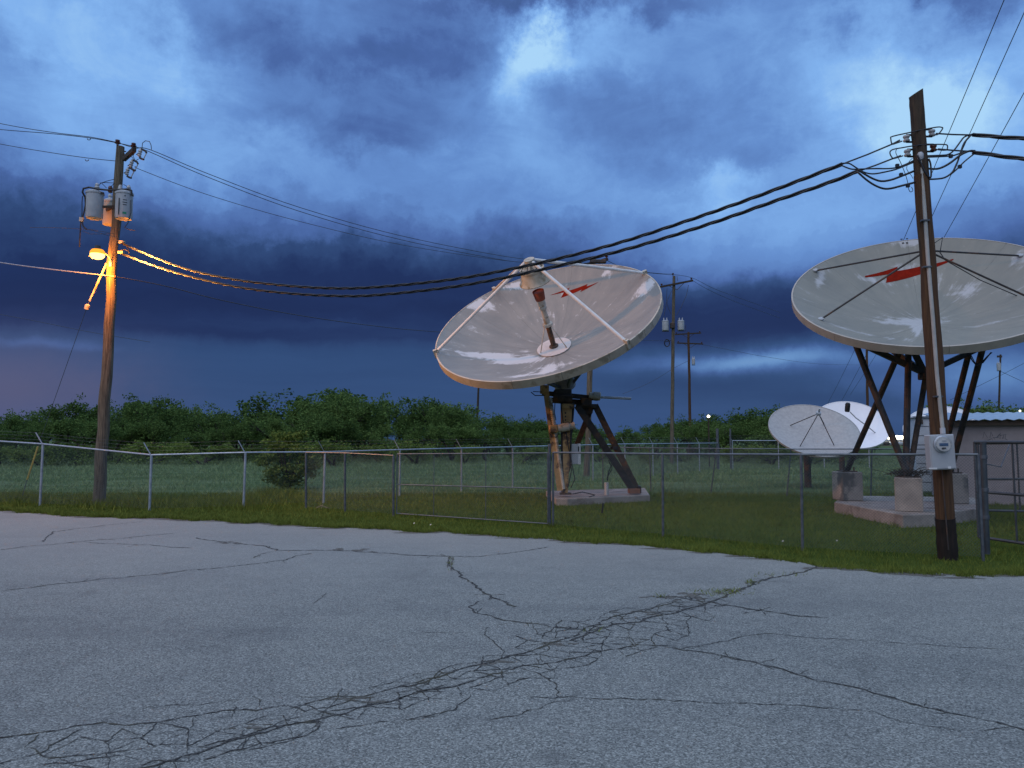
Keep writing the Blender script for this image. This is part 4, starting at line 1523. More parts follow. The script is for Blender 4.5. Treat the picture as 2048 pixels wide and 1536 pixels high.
    t, pb, h = can(247, 387, 438, .235, -.42, 'grey transformer can with small print on the front of the pole')
    MB().lathe([(.05, h), (.065, h + .06), (.045, h + .1), (.06, h + .15), (.03, h + .22)], 12, Matrix.Translation(pb + Vector((.12, 0, .03)))).build('bushing', M_PORC, t, smooth='auto')
    MB().lathe([(.06, h), (.07, h + .1), (.04, h + .22)], 12, Matrix.Translation(pb + Vector((-.12, -.02, .03)))).build('bushing', M_PORC, t, smooth='auto')
    MB().tube([pb + Vector((-.02, -.25, .06)), pb + Vector((-.02, -.25, h * .72))], .014, 6).build('ground_strap', M_BLACK, t)
    # printed rating plate lines and green mark
    for i, (zz, ww, hh, mm) in enumerate([(.62, .03, .035, M_BLACK), (.50, .10, .02, M_BLACK), (.43, .12, .02, M_BLACK), (.36, .10, .02, M_BLACK),
                                          (.12, .10, .06, mat('green_mark', (.02, .28, .14), (.02, .22, .12), 5., .6))]):
        a = R(-58)
        cxy = Vector((math.cos(a) * .2362, math.sin(a) * .2362, zz * h / .75))
        MB().box(pb + cxy, (ww, .004, hh), Matrix.Rotation(a + math.pi / 2, 3, 'Z')).build('printed_mark', mm, t)

    # yard lamp
    head = Q(195, 507, -.75)
    lroot = thing('street_lamp', 'lit orange sodium lamp on short arm of the left pole', 'lamp', Q(222, 527, -.15))
    MB().tube([Q(222, 529, -.15), Q(221, 519, -.22), Q(216, 511, -.36), Q(208, 504, -.55), Q(199, 502, -.72)], .025, 8).build('arm', M_GALV, lroot, smooth='auto')
    MB().box(Q(221, 528, -.17), (.07, .05, .16)).build('arm_bracket', M_GALV, lroot)
    MB().lathe([(.03, .24), (.07, .23), (.09, .15), (.13, .12), (.12, .115), (.06, .15)], 20, Matrix.Translation(head), cap=False).build('housing', M_DARK_STEEL, lroot, smooth='auto')
    lens = MB().lathe([(.150, .11), (.195, .05), (.20, -.02)], 24, Matrix.Translation(head), cap=False).build('refractor', emit_mat('amber_refractor_glow', (1.0, .34, .03), 1.7), lroot, smooth='auto')
    MB().lathe([(.195, -.02), (.19, -.08), (.14, -.14), (.06, -.17), (.005, -.175)], 24, Matrix.Translation(head)).build('lens', M_LAMP, lroot, smooth='auto')
    MB().tube([Q(183, 505, -.75), Q(178, 512, -.75), Q(186, 517, -.75)], .012, 6).build('guard_wire', M_CREAM, lroot)
    ld = bpy.data.lights.new('sodium_bulb', 'POINT')
    ld.energy = 560
    ld.color = (1.0, .28, .025)
    ld.shadow_soft_size = .16
    lo = bpy.data.objects.new('sodium_bulb', ld)
    col.objects.link(lo)
    lo.parent = lroot
    lo.location = head + Vector((0, 0, -.36)) - lroot.location

    # the lamp's reflector throws most of its light sideways over the yard
    sp = bpy.data.lights.new('sodium_reflector_beam', 'SPOT')
    sp.energy = 3300
    sp.color = (1.0, .42, .09)
    sp.spot_size = R(112)
    sp.spot_blend = 1.0
    sp.shadow_soft_size = .14
    so = bpy.data.objects.new('sodium_reflector_beam', sp)
    col.objects.link(so)
    so.parent = lroot
    so.location = head + Vector((.05, -.05, -.34)) - lroot.location
    so.rotation_euler = Vector((-1.0, -.22, .20)).to_track_quat('Z', 'Y').to_euler()

    # guy wire with its insulator rod and the yellow guard at the ground
    a = Q(214, 520, -.1)
    anchor = G(41, 1000)
    groot = thing('guy_wire', 'guy wire with pale insulator rod and yellow guard left of the lamp pole', 'guy wire', anchor)
    b = lerp(a, anchor, 0)
    p1, p2, p3, p4 = Q(213, 527, -.1), Q(179, 602, -.1), Q(176, 608, -.1), Q(172, 620, -.1)
    MB().tube([Q(216, 512, -.05), p1], .010, 5).build('cable', M_GALV_DULL, groot)
    MB().tube([p1, p2], [.032, .026], 8).build('insulator_rod', M_CREAM, groot, smooth='auto')
    MB().tube([p2, p3], .010, 5).build('cable', M_GALV_DULL, groot)
    MB().lathe([(.03, 0), (.062, .02), (.068, .09), (.062, .16), (.03, .18)], 10, axis_matrix(p4, p3 - p4)).build('strain_insulator', M_CREAM, groot, smooth='auto')
    mid = G(72, 890, 1.6) if False else P(76, 893, anchor.y)
    MB().tube([p4, mid], .008, 5).build('cable', M_GALV_DULL, groot)
    MB().tube([mid, lerp(mid, anchor, .62)], .028, 8).build('guard', mat('faded_yellow_guard', (.42, .36, .07), (.33, .29, .08), 5., .6), groot, smooth='auto')
    MB().tube([lerp(mid, anchor, .62), anchor + Vector((0, 0, -.1))], .012, 5).build('anchor_rod', M_GALV_DULL, groot)


left_pole()

RP_BASE = G(1905, 1117) + Vector((0, .12, -.15))
RP_TOP = P(1832, 186, RP_BASE.y - .1)


def right_pole():
    root = thing('utility_pole', 'brown wooden pole with grey conduit and electric meter box in the foreground', 'utility pole', RP_BASE)
    b, tp = RP_BASE, RP_TOP
    Y = b.y
    split = .095
    # slanted cut at the top
    cut = .82
    pole_mesh(lerp(b, tp, split), lerp(b, tp, cut), .146, .1155, 18, .004).build('pole', M_WOOD_BROWN, root, smooth='auto')
    mbp = pole_mesh(lerp(b, tp, cut - .002), tp, .1150, .108, 18, .003)
    k = 18
    for i in range(k):
        vtx = mbp.v[-k + i]
        dx = vtx[0] - tp.x
        mbp.v[-k + i] = (vtx[0], vtx[1], vtx[2] + dx * .55)
    mbp.build('pole_top', mat('smoky_pole_top', (.075, .05, .03), (.03, .022, .016), 7., .9, stretch=(4, 4, .3)), root, smooth='auto')
    pole_mesh(b, lerp(b, tp, split + .004), .156, .147, 18, .003).build('tarred_butt', M_CREOSOTE, root, smooth='auto')

    def Q(u, v, dy=-.16):
        return P(u, v, Y + dy)

    # conduit up the front-left
    con = [Q(1886, 866, -.20), Q(1874, 750, -.20), Q(1866, 640, -.19), Q(1856, 520, -.18), Q(1848, 400, -.17), Q(1842, 322, -.16)]
    cd = MB().tube(con, .030, 10).build('conduit', M_PVC, root, smooth='auto')
    MB().lathe([(.034, 0), (.05, .03), (.05, .10), (.03, .13)], 10, Matrix.Translation(Q(1841, 320, -.17))).build('weather_head', M_GREY_PAINT, cd, smooth='auto')
    for (u, v) in [(1850, 441), (1853.5, 534), (1876, 793)]:
        MB().box(Q(u, v, -.185), (.13, .07, .025)).build('strap', M_GALV_DULL, cd)
    # ground wire moulding, dark, to the right of the conduit
    MB().tube([Q(1897, 1100, -.17), Q(1884, 940, -.17)], .012, 6).build('ground_wire', M_DARK_STEEL, root)
    # insulator clevises
    for (u, v, s) in [(1813, 277, -1), (1815, 306, -1), (1864, 266, 1), (1867, 296, 1)]:
        cu = 1836 if s < 0 else 1846
        clv = MB()
        for dv in (-7, 7):
            clv.tube([Q(cu, v + dv - (s * .0), -.02), Q(u, v + dv, -.05)], .018, 6)
        clv.tube([Q(u, v - 8, -.05), Q(u, v + 8, -.05)], .012, 6)
        c = clv.build('clevis', M_BLACK, root)
        p0 = Q(u, v + 6, -.05)
        MB().lathe([(.05, 0), (.055, .02), (.035, .045), (.055, .075), (.05, .10)], 12, Matrix.Translation(p0)).build('spool_insulator', M_PORC if v != 296 else M_PORC_BROWN, c, smooth='auto')
    # jumpers wrapped round the pole and service loops (traced at the pole's depth)
    S = 5.278
    T = lambda pts: [(1660 + x / S, 160 + y / S) for x, y in pts]
    loops = [
        (T([(760, 645), (690, 670), (655, 675), (642, 620), (660, 595), (860, 550), (1000, 520), (1130, 497), (1180, 500), (1188, 515), (1145, 570), (1110, 580)]), .011, -.19),
        (T([(770, 800), (690, 825), (660, 825), (632, 770), (660, 735), (760, 715), (880, 695), (1020, 682), (1200, 680), (1240, 695), (1225, 740), (1130, 735)]), .011, -.19),
        (T([(130, 905), (190, 930), (240, 942), (330, 940), (480, 935), (620, 935), (720, 920), (800, 890), (885, 850)]), .013, -.14),
        (T([(130, 880), (200, 880), (260, 915), (330, 960), (400, 985), (470, 990), (560, 975), (690, 945), (790, 905), (880, 870)]), .013, -.14),
        (T([(290, 945), (360, 990), (450, 1040), (540, 1068), (640, 1055), (740, 1020), (890, 960)]), .018, -.14),
        (T([(285, 965), (380, 1050), (470, 1110), (560, 1145), (640, 1145), (760, 1115), (900, 1080)]), .018, -.14),
        (T([(1025, 800), (1170, 795), (1250, 785), (1310, 740), (1370, 660), (1420, 600), (1500, 572)]), .013, -.14),
        (T([(1020, 815), (1180, 808), (1290, 800), (1370, 775), (1440, 755), (1520, 745)]), .013, -.14),
        (T([(1035, 935), (1130, 938), (1210, 910), (1290, 860), (1380, 790), (1470, 750), (1530, 748)]), .018, -.14),
        (T([(1040, 1048), (1120, 1045), (1210, 1030), (1290, 975), (1340, 880), (1380, 760), (1420, 660), (1490, 580)]), .015, -.14),
        (T([(1270, 1000), (1330, 950), (1420, 860), (1520, 780)]), .012, -.14),
        (T([(920, 790), (950, 860), (990, 950), (1030, 1010), (1060, 1030), (1068, 980), (1060, 880), (1040, 830)]), .016, -.20),
        (T([(705, 725), (695, 770), (740, 860), (790, 980), (820, 1080), (830, 1150), (850, 1182), (875, 1165), (860, 1130)]), .006, -.14),
        (T([(870, 825), (830, 870), (810, 940), (860, 1010), (875, 1040)]), .005, -.14),
    ]
    for pts_, r, dy in loops:
        MB().tube(smooth_path([Q(u, v, dy) for u, v in pts_], 3), r, 6).build('service_loop', M_CABLE, root, smooth=True)
    for (x, y) in [(710, 905), (750, 1000), (822, 1115), (1275, 805), (1370, 915)]:
        MB().box(Q(1660 + x / S, 160 + y / S, -.14), (.05, .045, .055)).build('splice_connector', M_BLACK, root)

    # meter box
    mc = Q(1880, 904, -.25)
    mroot = thing('meter_box', 'grey electric meter cabinet with round glass meter on the brown pole', 'meter box', Q(1880, 938, -.25))
    lean = Matrix.Rotation(math.atan2(-73, 930) * -.55, 3, 'Y')
    lean = Matrix.Rotation(-R(2.0), 3, 'Y')
    MB().box(mc, (.40, .16, .56), lean).build('cabinet', mat('meter_cabinet_enamel', (.40, .41, .42), (.35, .36, .37), 4., .45), mroot, bevel=.012)
    MB().box(mc + lean @ Vector((0, -.083, 0)), (.375, .012, .53), lean).build('cover', mat('meter_cover_enamel', (.42, .43, .44), (.37, .38, .39), 4., .45), mroot, bevel=.008)
    fm = axis_matrix(Q(1876.5, 888, -.25) + Vector((0, -.09, 0)), (0, -1, 0), (1, 0, 0))
    me_ = MB().lathe([(.135, 0), (.135, .03), (.118, .04), (.118, .03)], 28, fm).build('meter_ring', M_GALV, mroot, smooth='auto')
    MB().lathe([(.112, 0), (.112, .055), (.02, .06)], 28, fm).build('meter_face', M_WHITE, me_, smooth='auto')
    MB().box(Q(1876.5, 889, -.25) + Vector((0, -.154, 0)), (.13, .006, .045)).build('display', mat('blue_grey_display', (.10, .17, .28), (.08, .14, .24), 5., .3), me_)
    MB().box(Q(1876.5, 882, -.25) + Vector((0, -.154, 0)), (.07, .005, .018)).build('name_plate', M_GREY_PAINT, me_)
    MB().box(Q(1876.5, 896, -.25) + Vector((0, -.154, 0)), (.06, .005, .02)).build('name_plate', M_BLACK, me_)
    MB().lathe([(.116, .03), (.114, .09), (.09, .115), (.02, .12)], 28, fm).build('glass_cover', M_GLASS, me_, smooth='auto')
    MB().box(Q(1866, 937, -.34), (.13, .004, .025)).build('sticker', M_WHITE, mroot)
    MB().box(Q(1899, 935, -.34), (.05, .004, .035)).build('sticker', M_WHITE, mroot)
    MB().tube([Q(1886, 868, -.22), Q(1885, 856, -.21)], .04, 10).build('hub_fitting', M_GREY_PAINT, mroot, smooth='auto')


def smooth_path(pts, sub=4):
    """Catmull-Rom"""
    out = []
    n = len(pts)
    for i in range(n - 1):
        p0, p1, p2, p3 = pts[max(0, i - 1)], pts[i], pts[i + 1], pts[min(n - 1, i + 2)]
        for k in range(sub):
            t = k / sub
            out.append(.5 * ((2 * p1) + (p2 - p0) * t + (2 * p0 - 5 * p1 + 4 * p2 - p3) * t * t + (3 * p1 - p0 - 3 * p2 + p3) * t ** 3))
    out.append(pts[-1])
    return out


right_pole()


# ------------------------------------------------------------------ far poles
def far_pole(name, label, base, top, r, arms, mats=None, trans=(), extras=None):
    root = thing(name, label, 'utility pole', base)
    pole_mesh(base + Vector((0, 0, -.2)), top, r, r * .72, 10, .01).build('pole', mats or M_WOOD_GREY, root, smooth='auto')
    for (a, b) in arms:
        arm = MB().beam(a, b, .12, .15).build('crossarm', M_WOOD_DARK, root)
        mid = (a + b) / 2
        for e in (a, b):
            q = lerp(mid, e, .9)
            insulator(root, q + Vector((0, 0, .07)), s=1.2)
            MB().tube([lerp(mid, e, .45) + Vector((0, 0, -.06)), mid + Vector((0, -.12, -.55))], .025, 5).build('brace', M_DARK_STEEL, root)
    return root


def small_can(pb, rad, h, label, group):
    t = thing('transformer', label, 'transformer', pb, group)
    MB().lathe([(rad * .95, 0), (rad, .05), (rad, h - .05), (rad * 1.07, h - .04), (rad * 1.07, h), (rad * .7, h + .05), (.02, h + .07)], 18, Matrix.Translation(pb)).build('tank', M_GREY_PAINT, t, smooth='auto')
    for s in (-1, 1):
        MB().lathe([(.05, h), (.06, h + .1), (.045, h + .15), (.03, h + .25)], 8, Matrix.Translation(pb + Vector((rad * .45 * s, 0, .03)))).build('bushing', M_PORC, t, smooth='auto')
    MB().box(pb + Vector((0, 0, -.08)), (rad * 2.1, .08, .05)).build('hanger', M_DARK_STEEL, t)


# pole right behind the centre dish
B2 = G(1173, 951)
T2 = P(1187, 514, B2.y)
r2 = far_pole('utility_pole', 'grey wooden pole standing directly behind the centre dish', B2, T2, .17,
              [(P(1158, 533, B2.y - .2), P(1216, 518, B2.y - .2))])
MB().box(P(1196, 523, B2.y - .25), (.9, .2, .22)).build('line_hardware', M_DARK_STEEL, r2, bevel=.05)
# pole with two cans right of the dish
B3 = G(1343, 926)
T3 = P(1348, 552, B3.y)
r3 = far_pole('utility_pole', 'grey pole with crossarm and two transformers right of the centre dish', B3, T3, .17,
              [(P(1320, 574, B3.y - .2), P(1386, 561, B3.y - .2))])
insulator(r3, P(1346, 551, B3.y), s=1.3)
small_can(P(1331, 661, B3.y - .1), .28, .80, 'left of two grey transformers on the far pole right of the dish', 'pair of transformers on the far pole')
small_can(P(1362, 660, B3.y - .1), .28, .76, 'right of two grey transformers on the far pole right of the dish', 'pair of transformers on the far pole')
MB().tube([P(1334 + 5 * math.cos(a), 686 + 7 * math.sin(a), B3.y - .25) for a in np.linspace(0, 2 * math.pi, 16)], .045, 5).build('cable_coil', M_BLACK, r3)
MB().box(P(1345, 651, B3.y - .2), (.4, .3, .5)).build('mounting_collar', M_DARK_STEEL, r3, bevel=.05)
for pts_ in [[(1334, 577), (1333, 600), (1336, 615), (1342, 628)], [(1343, 582), (1333, 605), (1328, 632)], [(1377, 570), (1373, 590), (1362, 615), (1353, 630)], [(1354, 552), (1355, 562)], [(1371, 650), (1372, 665)]]:
    MB().tube([P(u, v, B3.y - .25) for u, v in pts_], .02, 5).build('jumper_wire', M_WIRE, r3)
MB().tube([P(1342, 681, B3.y - .2), P(1330, 684, B3.y - .25)], .03, 5).build('bracket', M_DARK_STEEL, r3)
# brown pole with two crossarms
B4 = G(1381, 912)
T4 = P(1377, 664, B4.y)
r4 = far_pole('utility_pole', 'brown far pole with two stacked crossarms next to the transformer pole', B4, T4, .19,
              [(P(1350, 669, B4.y), P(1402, 666, B4.y)), (P(1354, 686, B4.y), P(1406, 688, B4.y))], M_WOOD_BROWN)
small_can(P(1387, 729, B4.y - .1), .20, .70, 'small grey transformer on the brown pole with two crossarms', None)
# dark slim pole under the left rim of the dish
B5 = G(952, 905)
far_pole('utility_pole', 'slim dark pole rising from the trees behind the centre dish rim', B5, P(960, 700, B5.y), .19, [(P(945, 712, B5.y), P(975, 710, B5.y))], M_WOOD_DARK)
# pole behind the right dish
B6 = G(1736, 915)
far_pole('utility_pole', 'dark pole behind the left legs of the big right-hand dish', B6, P(1733, 640, B6.y), .16, [(P(1715, 655, B6.y), P(1752, 655, B6.y))], M_WOOD_BROWN)
# pole behind the building
B7 = G(1995, 905)
r7 = far_pole('utility_pole', 'dark pole with small transformer beyond the building roof', B7, P(2001, 709, B7.y), .17, [], M_WOOD_DARK)
small_can(P(1998, 741, B7.y - .2), .30, 1.1, 'small grey transformer on the pole beyond the building roof', None)
MB().box(P(1999, 713, B7.y), (.7, .2, .3)).build('pole_top_cap', M_DARK_STEEL, r7)


# ------------------------------------------------------------------ overhead lines
def on_span(A, B, px):
    """points on the vertical plane through A and B that are seen at these pixels"""
    ax, ay, bx, by = A.x, A.y, B.x, B.y
    nx, ny = -(by - ay), (bx - ax)
    out = []
    for u, v in px:
        d = ray(u, v)
        den = d.x * nx + d.y * ny
        t = ((ax - CO.x) * nx + (ay - CO.y) * ny) / den
        out.append(CO + d * t)
    return out


def twisted(pts, r, off, pitch):
    path = smooth_path(pts, 14)
    acc = [0.0]
    for i in range(1, len(path)):
        acc.append(acc[-1] + (path[i] - path[i - 1]).length)
    tot = acc[-1]
    n = int(tot / .06)
    dense = []
    j = 0
    for i in range(n + 1):
        s = tot * i / n
        while j < len(acc) - 2 and acc[j + 1] < s:
            j += 1
        t = (s - acc[j]) / max(1e-6, acc[j + 1] - acc[j])
        dense.append(lerp(path[j], path[j + 1], t))
    strands = []
    for k in range(3):
        sp = []
        for i, p_ in enumerate(dense):
            t = (dense[min(n, i + 1)] - dense[max(0, i - 1)]).normalized()
            x = t.cross(Vector((0, 0, 1))).normalized()
            y = x.cross(t)
            a = 2 * math.pi * (i * tot / n / pitch) + k * 2 * math.pi / 3
            sp.append(p_ + (x * math.cos(a) + y * math.sin(a)) * off)
        strands.append(sp)
    return strands


def twisted_cable(label, pts, r=.017, off=.021, pitch=1.25):
    base = pts[0]
    root = thing('service_cable', label, 'cable', base, 'twisted service cables')
    for sp in twisted(pts, r, off, pitch):
        MB().tube(sp, r, 5).build('strand', M_CABLE, root, smooth=True)


LA = P(245, 487, LP_Y - .2)
RA = P(1785, 290, RP_BASE.y - .14)
c1 = on_span(LA, RA, [(245, 487), (310, 515), (380, 540), (470, 559), (560, 570), (650, 576), (740, 575), (870, 563), (960, 550), (1060, 530), (1150, 509), (1250, 482), (1370, 443), (1480, 405), (1580, 368), (1685, 328)])
twisted_cable('upper twisted black cable sagging from the lamp pole to the meter pole', c1)
MB().tube(on_span(LA, RA, [(1685, 328), (1735, 309), (1785, 288), (1800, 280)]), .014, 6).build('messenger_wire', M_CABLE, base=c1[-1], label='bare end of the upper cable tied to the meter pole', cat='cable')
c2 = on_span(LA, RA, [(245, 508), (310, 532), (380, 553), (470, 573), (560, 585), (650, 591), (740, 591), (880, 577), (990, 559), (1100, 535), (1200, 512), (1300, 485), (1430, 444), (1550, 402), (1650, 368), (1715, 343)])
twisted_cable('lower twisted black cable sagging from the lamp pole to the meter pole', c2)
MB().tube(on_span(LA, RA, [(1715, 343), (1750, 331), (1786, 317), (1802, 311)]), .014, 6).build('messenger_wire', M_CABLE, base=c2[-1], label='bare end of the lower cable tied to the meter pole', cat='cable')
RB = P(1945, 268, RP_BASE.y - .14)
RC = P(2300, 288, RP_BASE.y - 1.6)
c3 = on_span(RB, RC, [(1945, 269), (1985, 273), (2048, 277), (2120, 280), (2300, 284)])
twisted_cable('upper twisted black cable leaving the meter pole to the right', c3)
MB().tube([P(1872, 267, RP_BASE.y - .14), P(1905, 269, RP_BASE.y - .14), P(1945, 270, RP_BASE.y - .14)], .014, 6).build('messenger_wire', M_CABLE, base=c3[0], label='bare upper wire between the meter pole and the right cable', cat='cable')
c4 = on_span(RB, RC, [(1945, 304), (1985, 310), (2048, 318), (2120, 326), (2300, 340)])
twisted_cable('lower twisted black cable leaving the meter pole to the right', c4)
MB().tube([P(1876, 298, RP_BASE.y - .14), P(1910, 301, RP_BASE.y - .14), P(1945, 303, RP_BASE.y - .14)], .014, 6).build('messenger_wire', M_CABLE, base=c4[0], label='bare lower wire between the meter pole and the right cable', cat='cable')


def line(label, pts, r=.011, sub=6, m=None):
    MB().tube(smooth_path(pts, sub), r, 5).build('power_line', m or M_WIRE, base=pts[0], label=label, cat='power line', group='thin overhead wires')


LT = P(240, 285, LP_Y)
P2T = P(1187, 525, B2.y)
line('top wire from the lamp pole to the pole behind the dish, upper of two', on_span(LT, P2T, [(235, 285), (270, 296), (302, 300), (420, 349), (600, 415), (800, 471), (1000, 511), (1100, 523), (1187, 527)]), .012)
line('top wire from the lamp pole to the pole behind the dish, lower of two', on_span(LT, P2T, [(268, 293), (300, 304), (420, 356), (600, 423), (800, 479), (1000, 519), (1060, 525), (1187, 532)]), .012)
line('wire from the cutouts of the lamp pole running to the dish', on_span(LT, P2T, [(272, 333), (285, 341), (420, 391), (600, 443), (800, 489), (1000, 520), (1100, 528), (1187, 534)]), .010)
LL = P(-400, 230, LP_Y + 9)
line('uppermost wire leaving the lamp pole to the left', on_span(LT, LL, [(235, 285), (180, 274), (100, 264), (0, 247), (-200, 205)]), .012)
line('second wire leaving the top of the lamp pole to the left', on_span(LT, LL, [(268, 293), (235, 286), (180, 276), (100, 267), (0, 259), (-200, 240)]), .012)
line('third wire leaving the lamp pole to the left', on_span(LT, LL, [(232, 322), (175, 316), (100, 305), (0, 288), (-200, 250)]), .011)
for k, (u, v) in enumerate([(178, 277), (174, 319)]):
    MB().tube([P(u + 3.5 * math.cos(a), v + 3 * math.sin(a), LP_Y + .8) for a in np.linspace(0, math.pi, 8)], .012, 5).build(
        'line_clip', M_WIRE, base=P(u, v, LP_Y + .8), label=['small clip on the top wires left of the lamp pole', 'small clip on the third wire left of the lamp pole'][k], cat='clip')
P3C = P(1340, 682, B3.y)
CA = P(230, 553, LP_Y - .2)
line('low wire from the lamp pole past the dish to the far transformer pole', on_span(CA, P3C, [(230, 553), (330, 572), (450, 602), (600, 631), (750, 652), (880, 664), (1100, 676), (1340, 682)]), .014)
line('low lamplit wire leaving the lamp pole to the left', on_span(CA, P(-400, 470, LP_Y - 1), [(230, 553), (150, 544), (80, 536), (0, 525), (-150, 500)]), .016, m=M_GALV)
line('faint wire low over the left tree line', on_span(P(-100, 612, 70), P(300, 700, 60), [(-60, 618), (60, 640), (180, 664), (300, 684)]), .02)
P3T = P(1347, 545, B3.y)
line('wire from the pole behind the dish to the transformer pole', on_span(P2T, P3T, [(1216, 522), (1260, 540), (1320, 547), (1346, 548)]), .018)
line('second wire from the pole behind the dish to the transformer pole', on_span(P2T, P3T, [(1187, 528), (1240, 538), (1300, 546), (1346, 550)]), .015)
P4T = P(1377, 664, B4.y)
FARW = P(1700, 705, 150)
line('wire from the far crossarm running down to the right', on_span(P3T, FARW, [(1348, 549), (1385, 556), (1430, 578), (1490, 600), (1560, 625)]), .018)
line('second wire from the far crossarm running down to the right', on_span(P3T, FARW, [(1384, 560), (1420, 581), (1480, 607), (1560, 636)]), .018)
line('faint wire from the stacked crossarms to the right', on_span(P4T, FARW, [(1404, 689), (1460, 700), (1540, 715), (1640, 728), (1735, 730)]), .02)
line('guy wire slanting from the stacked crossarm pole', on_span(P4T, P(1240, 790, B4.y), [(1376, 722), (1350, 735), (1300, 765), (1245, 788)]), .018)
# three long wires coming from above the camera's right
for k, (a, b, lab) in enumerate([((1990, -5), (1640, 835), 'leftmost of three thin wires slanting down across the upper right sky'),
                                 ((2040, -5), (1655, 850), 'middle of three thin wires slanting down across the upper right sky'),
                                 ((2090, 80), (1700, 790), 'rightmost of three thin wires slanting down across the upper right sky')]):
    Bf = P(b[0], b[1], 95)
    Af = P(a[0], a[1], 22)
    Av = lerp(Bf, Af, 1.25)
    pts_ = []
    for i in range(13):
        t = i / 12
        q = lerp(Bf, Av, t)
        q.z -= 1.2 * math.sin(math.pi * t) * (1 if k != 2 else .6)
        pts_.append(q)
    line(lab, pts_, .014, 3)
line('guy wire from the pole beyond the building to the right', [P(2000, 742, B7.y), P(2060, 770, B7.y)], .03, 2)
line('wire falling left from the pole beyond the building', [P(1998, 752, B7.y), P(1900, 800, B7.y + 5)], .03, 2)
line('wire rising right from the pole beyond the building', [P(1999, 752, B7.y), P(2070, 715, B7.y - 20)], .025, 2)


# ------------------------------------------------------------------ fences
def chain_mesh(parent, segs, spacing=.055, r=.0014, name='chain_link_mesh'):
    """woven wire between posts. segs: (A, B, zbA, ztA, zbB, ztB)"""
    V = []
    Fc = []
    for (A_, B_, zba, zta, zbb, ztb) in segs:
        dx, dy = B_.x - A_.x, B_.y - A_.y
        L = math.hypot(dx, dy)
        tx, ty = dx / L, dy / L
        nx, ny = -ty, tx
        H = ((zta - zba) + (ztb - zbb)) / 2
        k = int((L + H) / spacing) + 1
        for sgn in (1, -1):
            for i in range(k):
                s0 = i * spacing - (H if sgn > 0 else 0)
                # along-s coordinate runs with height h: s = s0 + h (sgn>0) or s0 - h
                h0, h1 = 0.0, H
                if sgn > 0:
                    h0 = max(h0, -s0)
                    h1 = min(h1, L - s0)
                else:
                    h0 = max(h0, s0 - L)
                    h1 = min(h1, s0)
                if h1 - h0 < .02:
                    continue
                o = len(V)
                for h in (h0, h1):
                    s = s0 + sgn * h
                    t = s / L
                    zb = lerp(zba, zbb, t)
                    zt = lerp(zta, ztb, t)
                    z = lerp(zb, zt, h / H)
                    px, py = A_.x + tx * s, A_.y + ty * s
                    off = .002 * sgn
                    px += nx * off
                    py += ny * off
                    q = .7071 * r
                    V.append((px + nx * r, py + ny * r, z))
                    V.append((px - nx * q + tx * q, py - ny * q + ty * q, z - sgn * q))
                    V.append((px - nx * q - tx * q, py - ny * q - ty * q, z + sgn * q))
                Fc += [(o, o + 1, o + 4, o + 3), (o + 1, o + 2, o + 5, o + 4), (o + 2, o, o + 3, o + 5)]
    mb = MB()
    mb.v = V
    mb.f = Fc
    ob = mb.build(name, M_CHAIN, parent)
    ob['kind'] = 'stuff'
    return ob


def post_px(u, vb, vt, lean=0.0):
    b = G(u, vb)
    t = P(u + lean, vt, b.y)
    return b, t


def fence(label, posts, arms=False, r_post=.035, r_rail=.024, metal=None, arm_dir=None, mesh=True, rail_metal=None, spacing=.055, wire_r=.0014):
    metal = metal or M_GALV
    root = thing('chain_link_fence', label, 'fence', posts[0][0])
    for i, (b, t) in enumerate(posts):
        p_ = MB().tube([b + Vector((0, 0, -.1)), t], r_post, 10).build('post', metal, root, smooth='auto')
        if arms:
            d = arm_dir if arm_dir else Vector((-.20, -.05, .34))
            MB().beam(t + Vector((0, 0, -.03)), t + d, .045, .02).build('barb_arm', metal, p_)
    rail = MB()
    for (a, b) in zip(posts[:-1], posts[1:]):
        rail.tube([a[1], b[1]], r_rail, 8)
    rail.build('top_rail', rail_metal or metal, root, smooth='auto')
    if arms:
        d = arm_dir if arm_dir else Vector((-.20, -.05, .34))
        for k in (.35, .68, .97):
            w = MB()
            for (a, b) in zip(posts[:-1], posts[1:]):
                p0, p1 = a[1] + d * k, b[1] + d * k
                m_ = (p0 + p1) / 2 - Vector((0, 0, .015))
                w.tube([p0, m_, p1], .0025, 4, False)
                L = (p1 - p0).length
                nb = int(L / .16)
                for j in range(nb):
                    q = lerp(p0, p1, (j + .5) / nb)
                    w.tube([q + Vector((-.01, 0, -.02)), q + Vector((.01, 0, .02))], .0018, 3, False)
            w.build('barbed_wire', M_GALV_DULL, root)
    if mesh:
        chain_mesh(root, [(a[0], b[0], .03, a[1].z - .02, .03, b[1].z - .02) for a, b in zip(posts[:-1], posts[1:])], spacing, wire_r)
    return root


# left run beside the lot, then the long run going back
left_run = [post_px(-170, 1000, 872, 8), post_px(80, 1009, 888, 6), post_px(299, 1019, 910, 4), post_px(487, 1014, 905, 4), post_px(647, 1004.5, 904, 3)]
fence('chain link fence with barbed wire arms along the left edge of the lot', left_run, True)
back = []
a0, a1 = G(647, 1004.5), G(1262, 953)
for k in range(1, 11):
    t = k / 6.2
    b = lerp(a0, a1, t)
    b.z = 0
    back.append((b, Vector((b.x, b.y, lerp(1.54, 1.70, min(1, t))))))
back = [left_run[-1]] + back
fence('chain link fence with barbed wire arms receding behind the centre dish', back[0:1] + back[1:], True, .033, .026)
far_c = back[-1][0]
far_run = []
for k in range(0, 9):
    b = Vector((far_c.x + .9 + k * 3.1, far_c.y + .25 * k, 0))
    far_run.append((b, Vector((b.x, b.y, 1.86))))
fence('far chain link fence with barbed wire arms left of the small dishes', far_run, True, .033, .026)
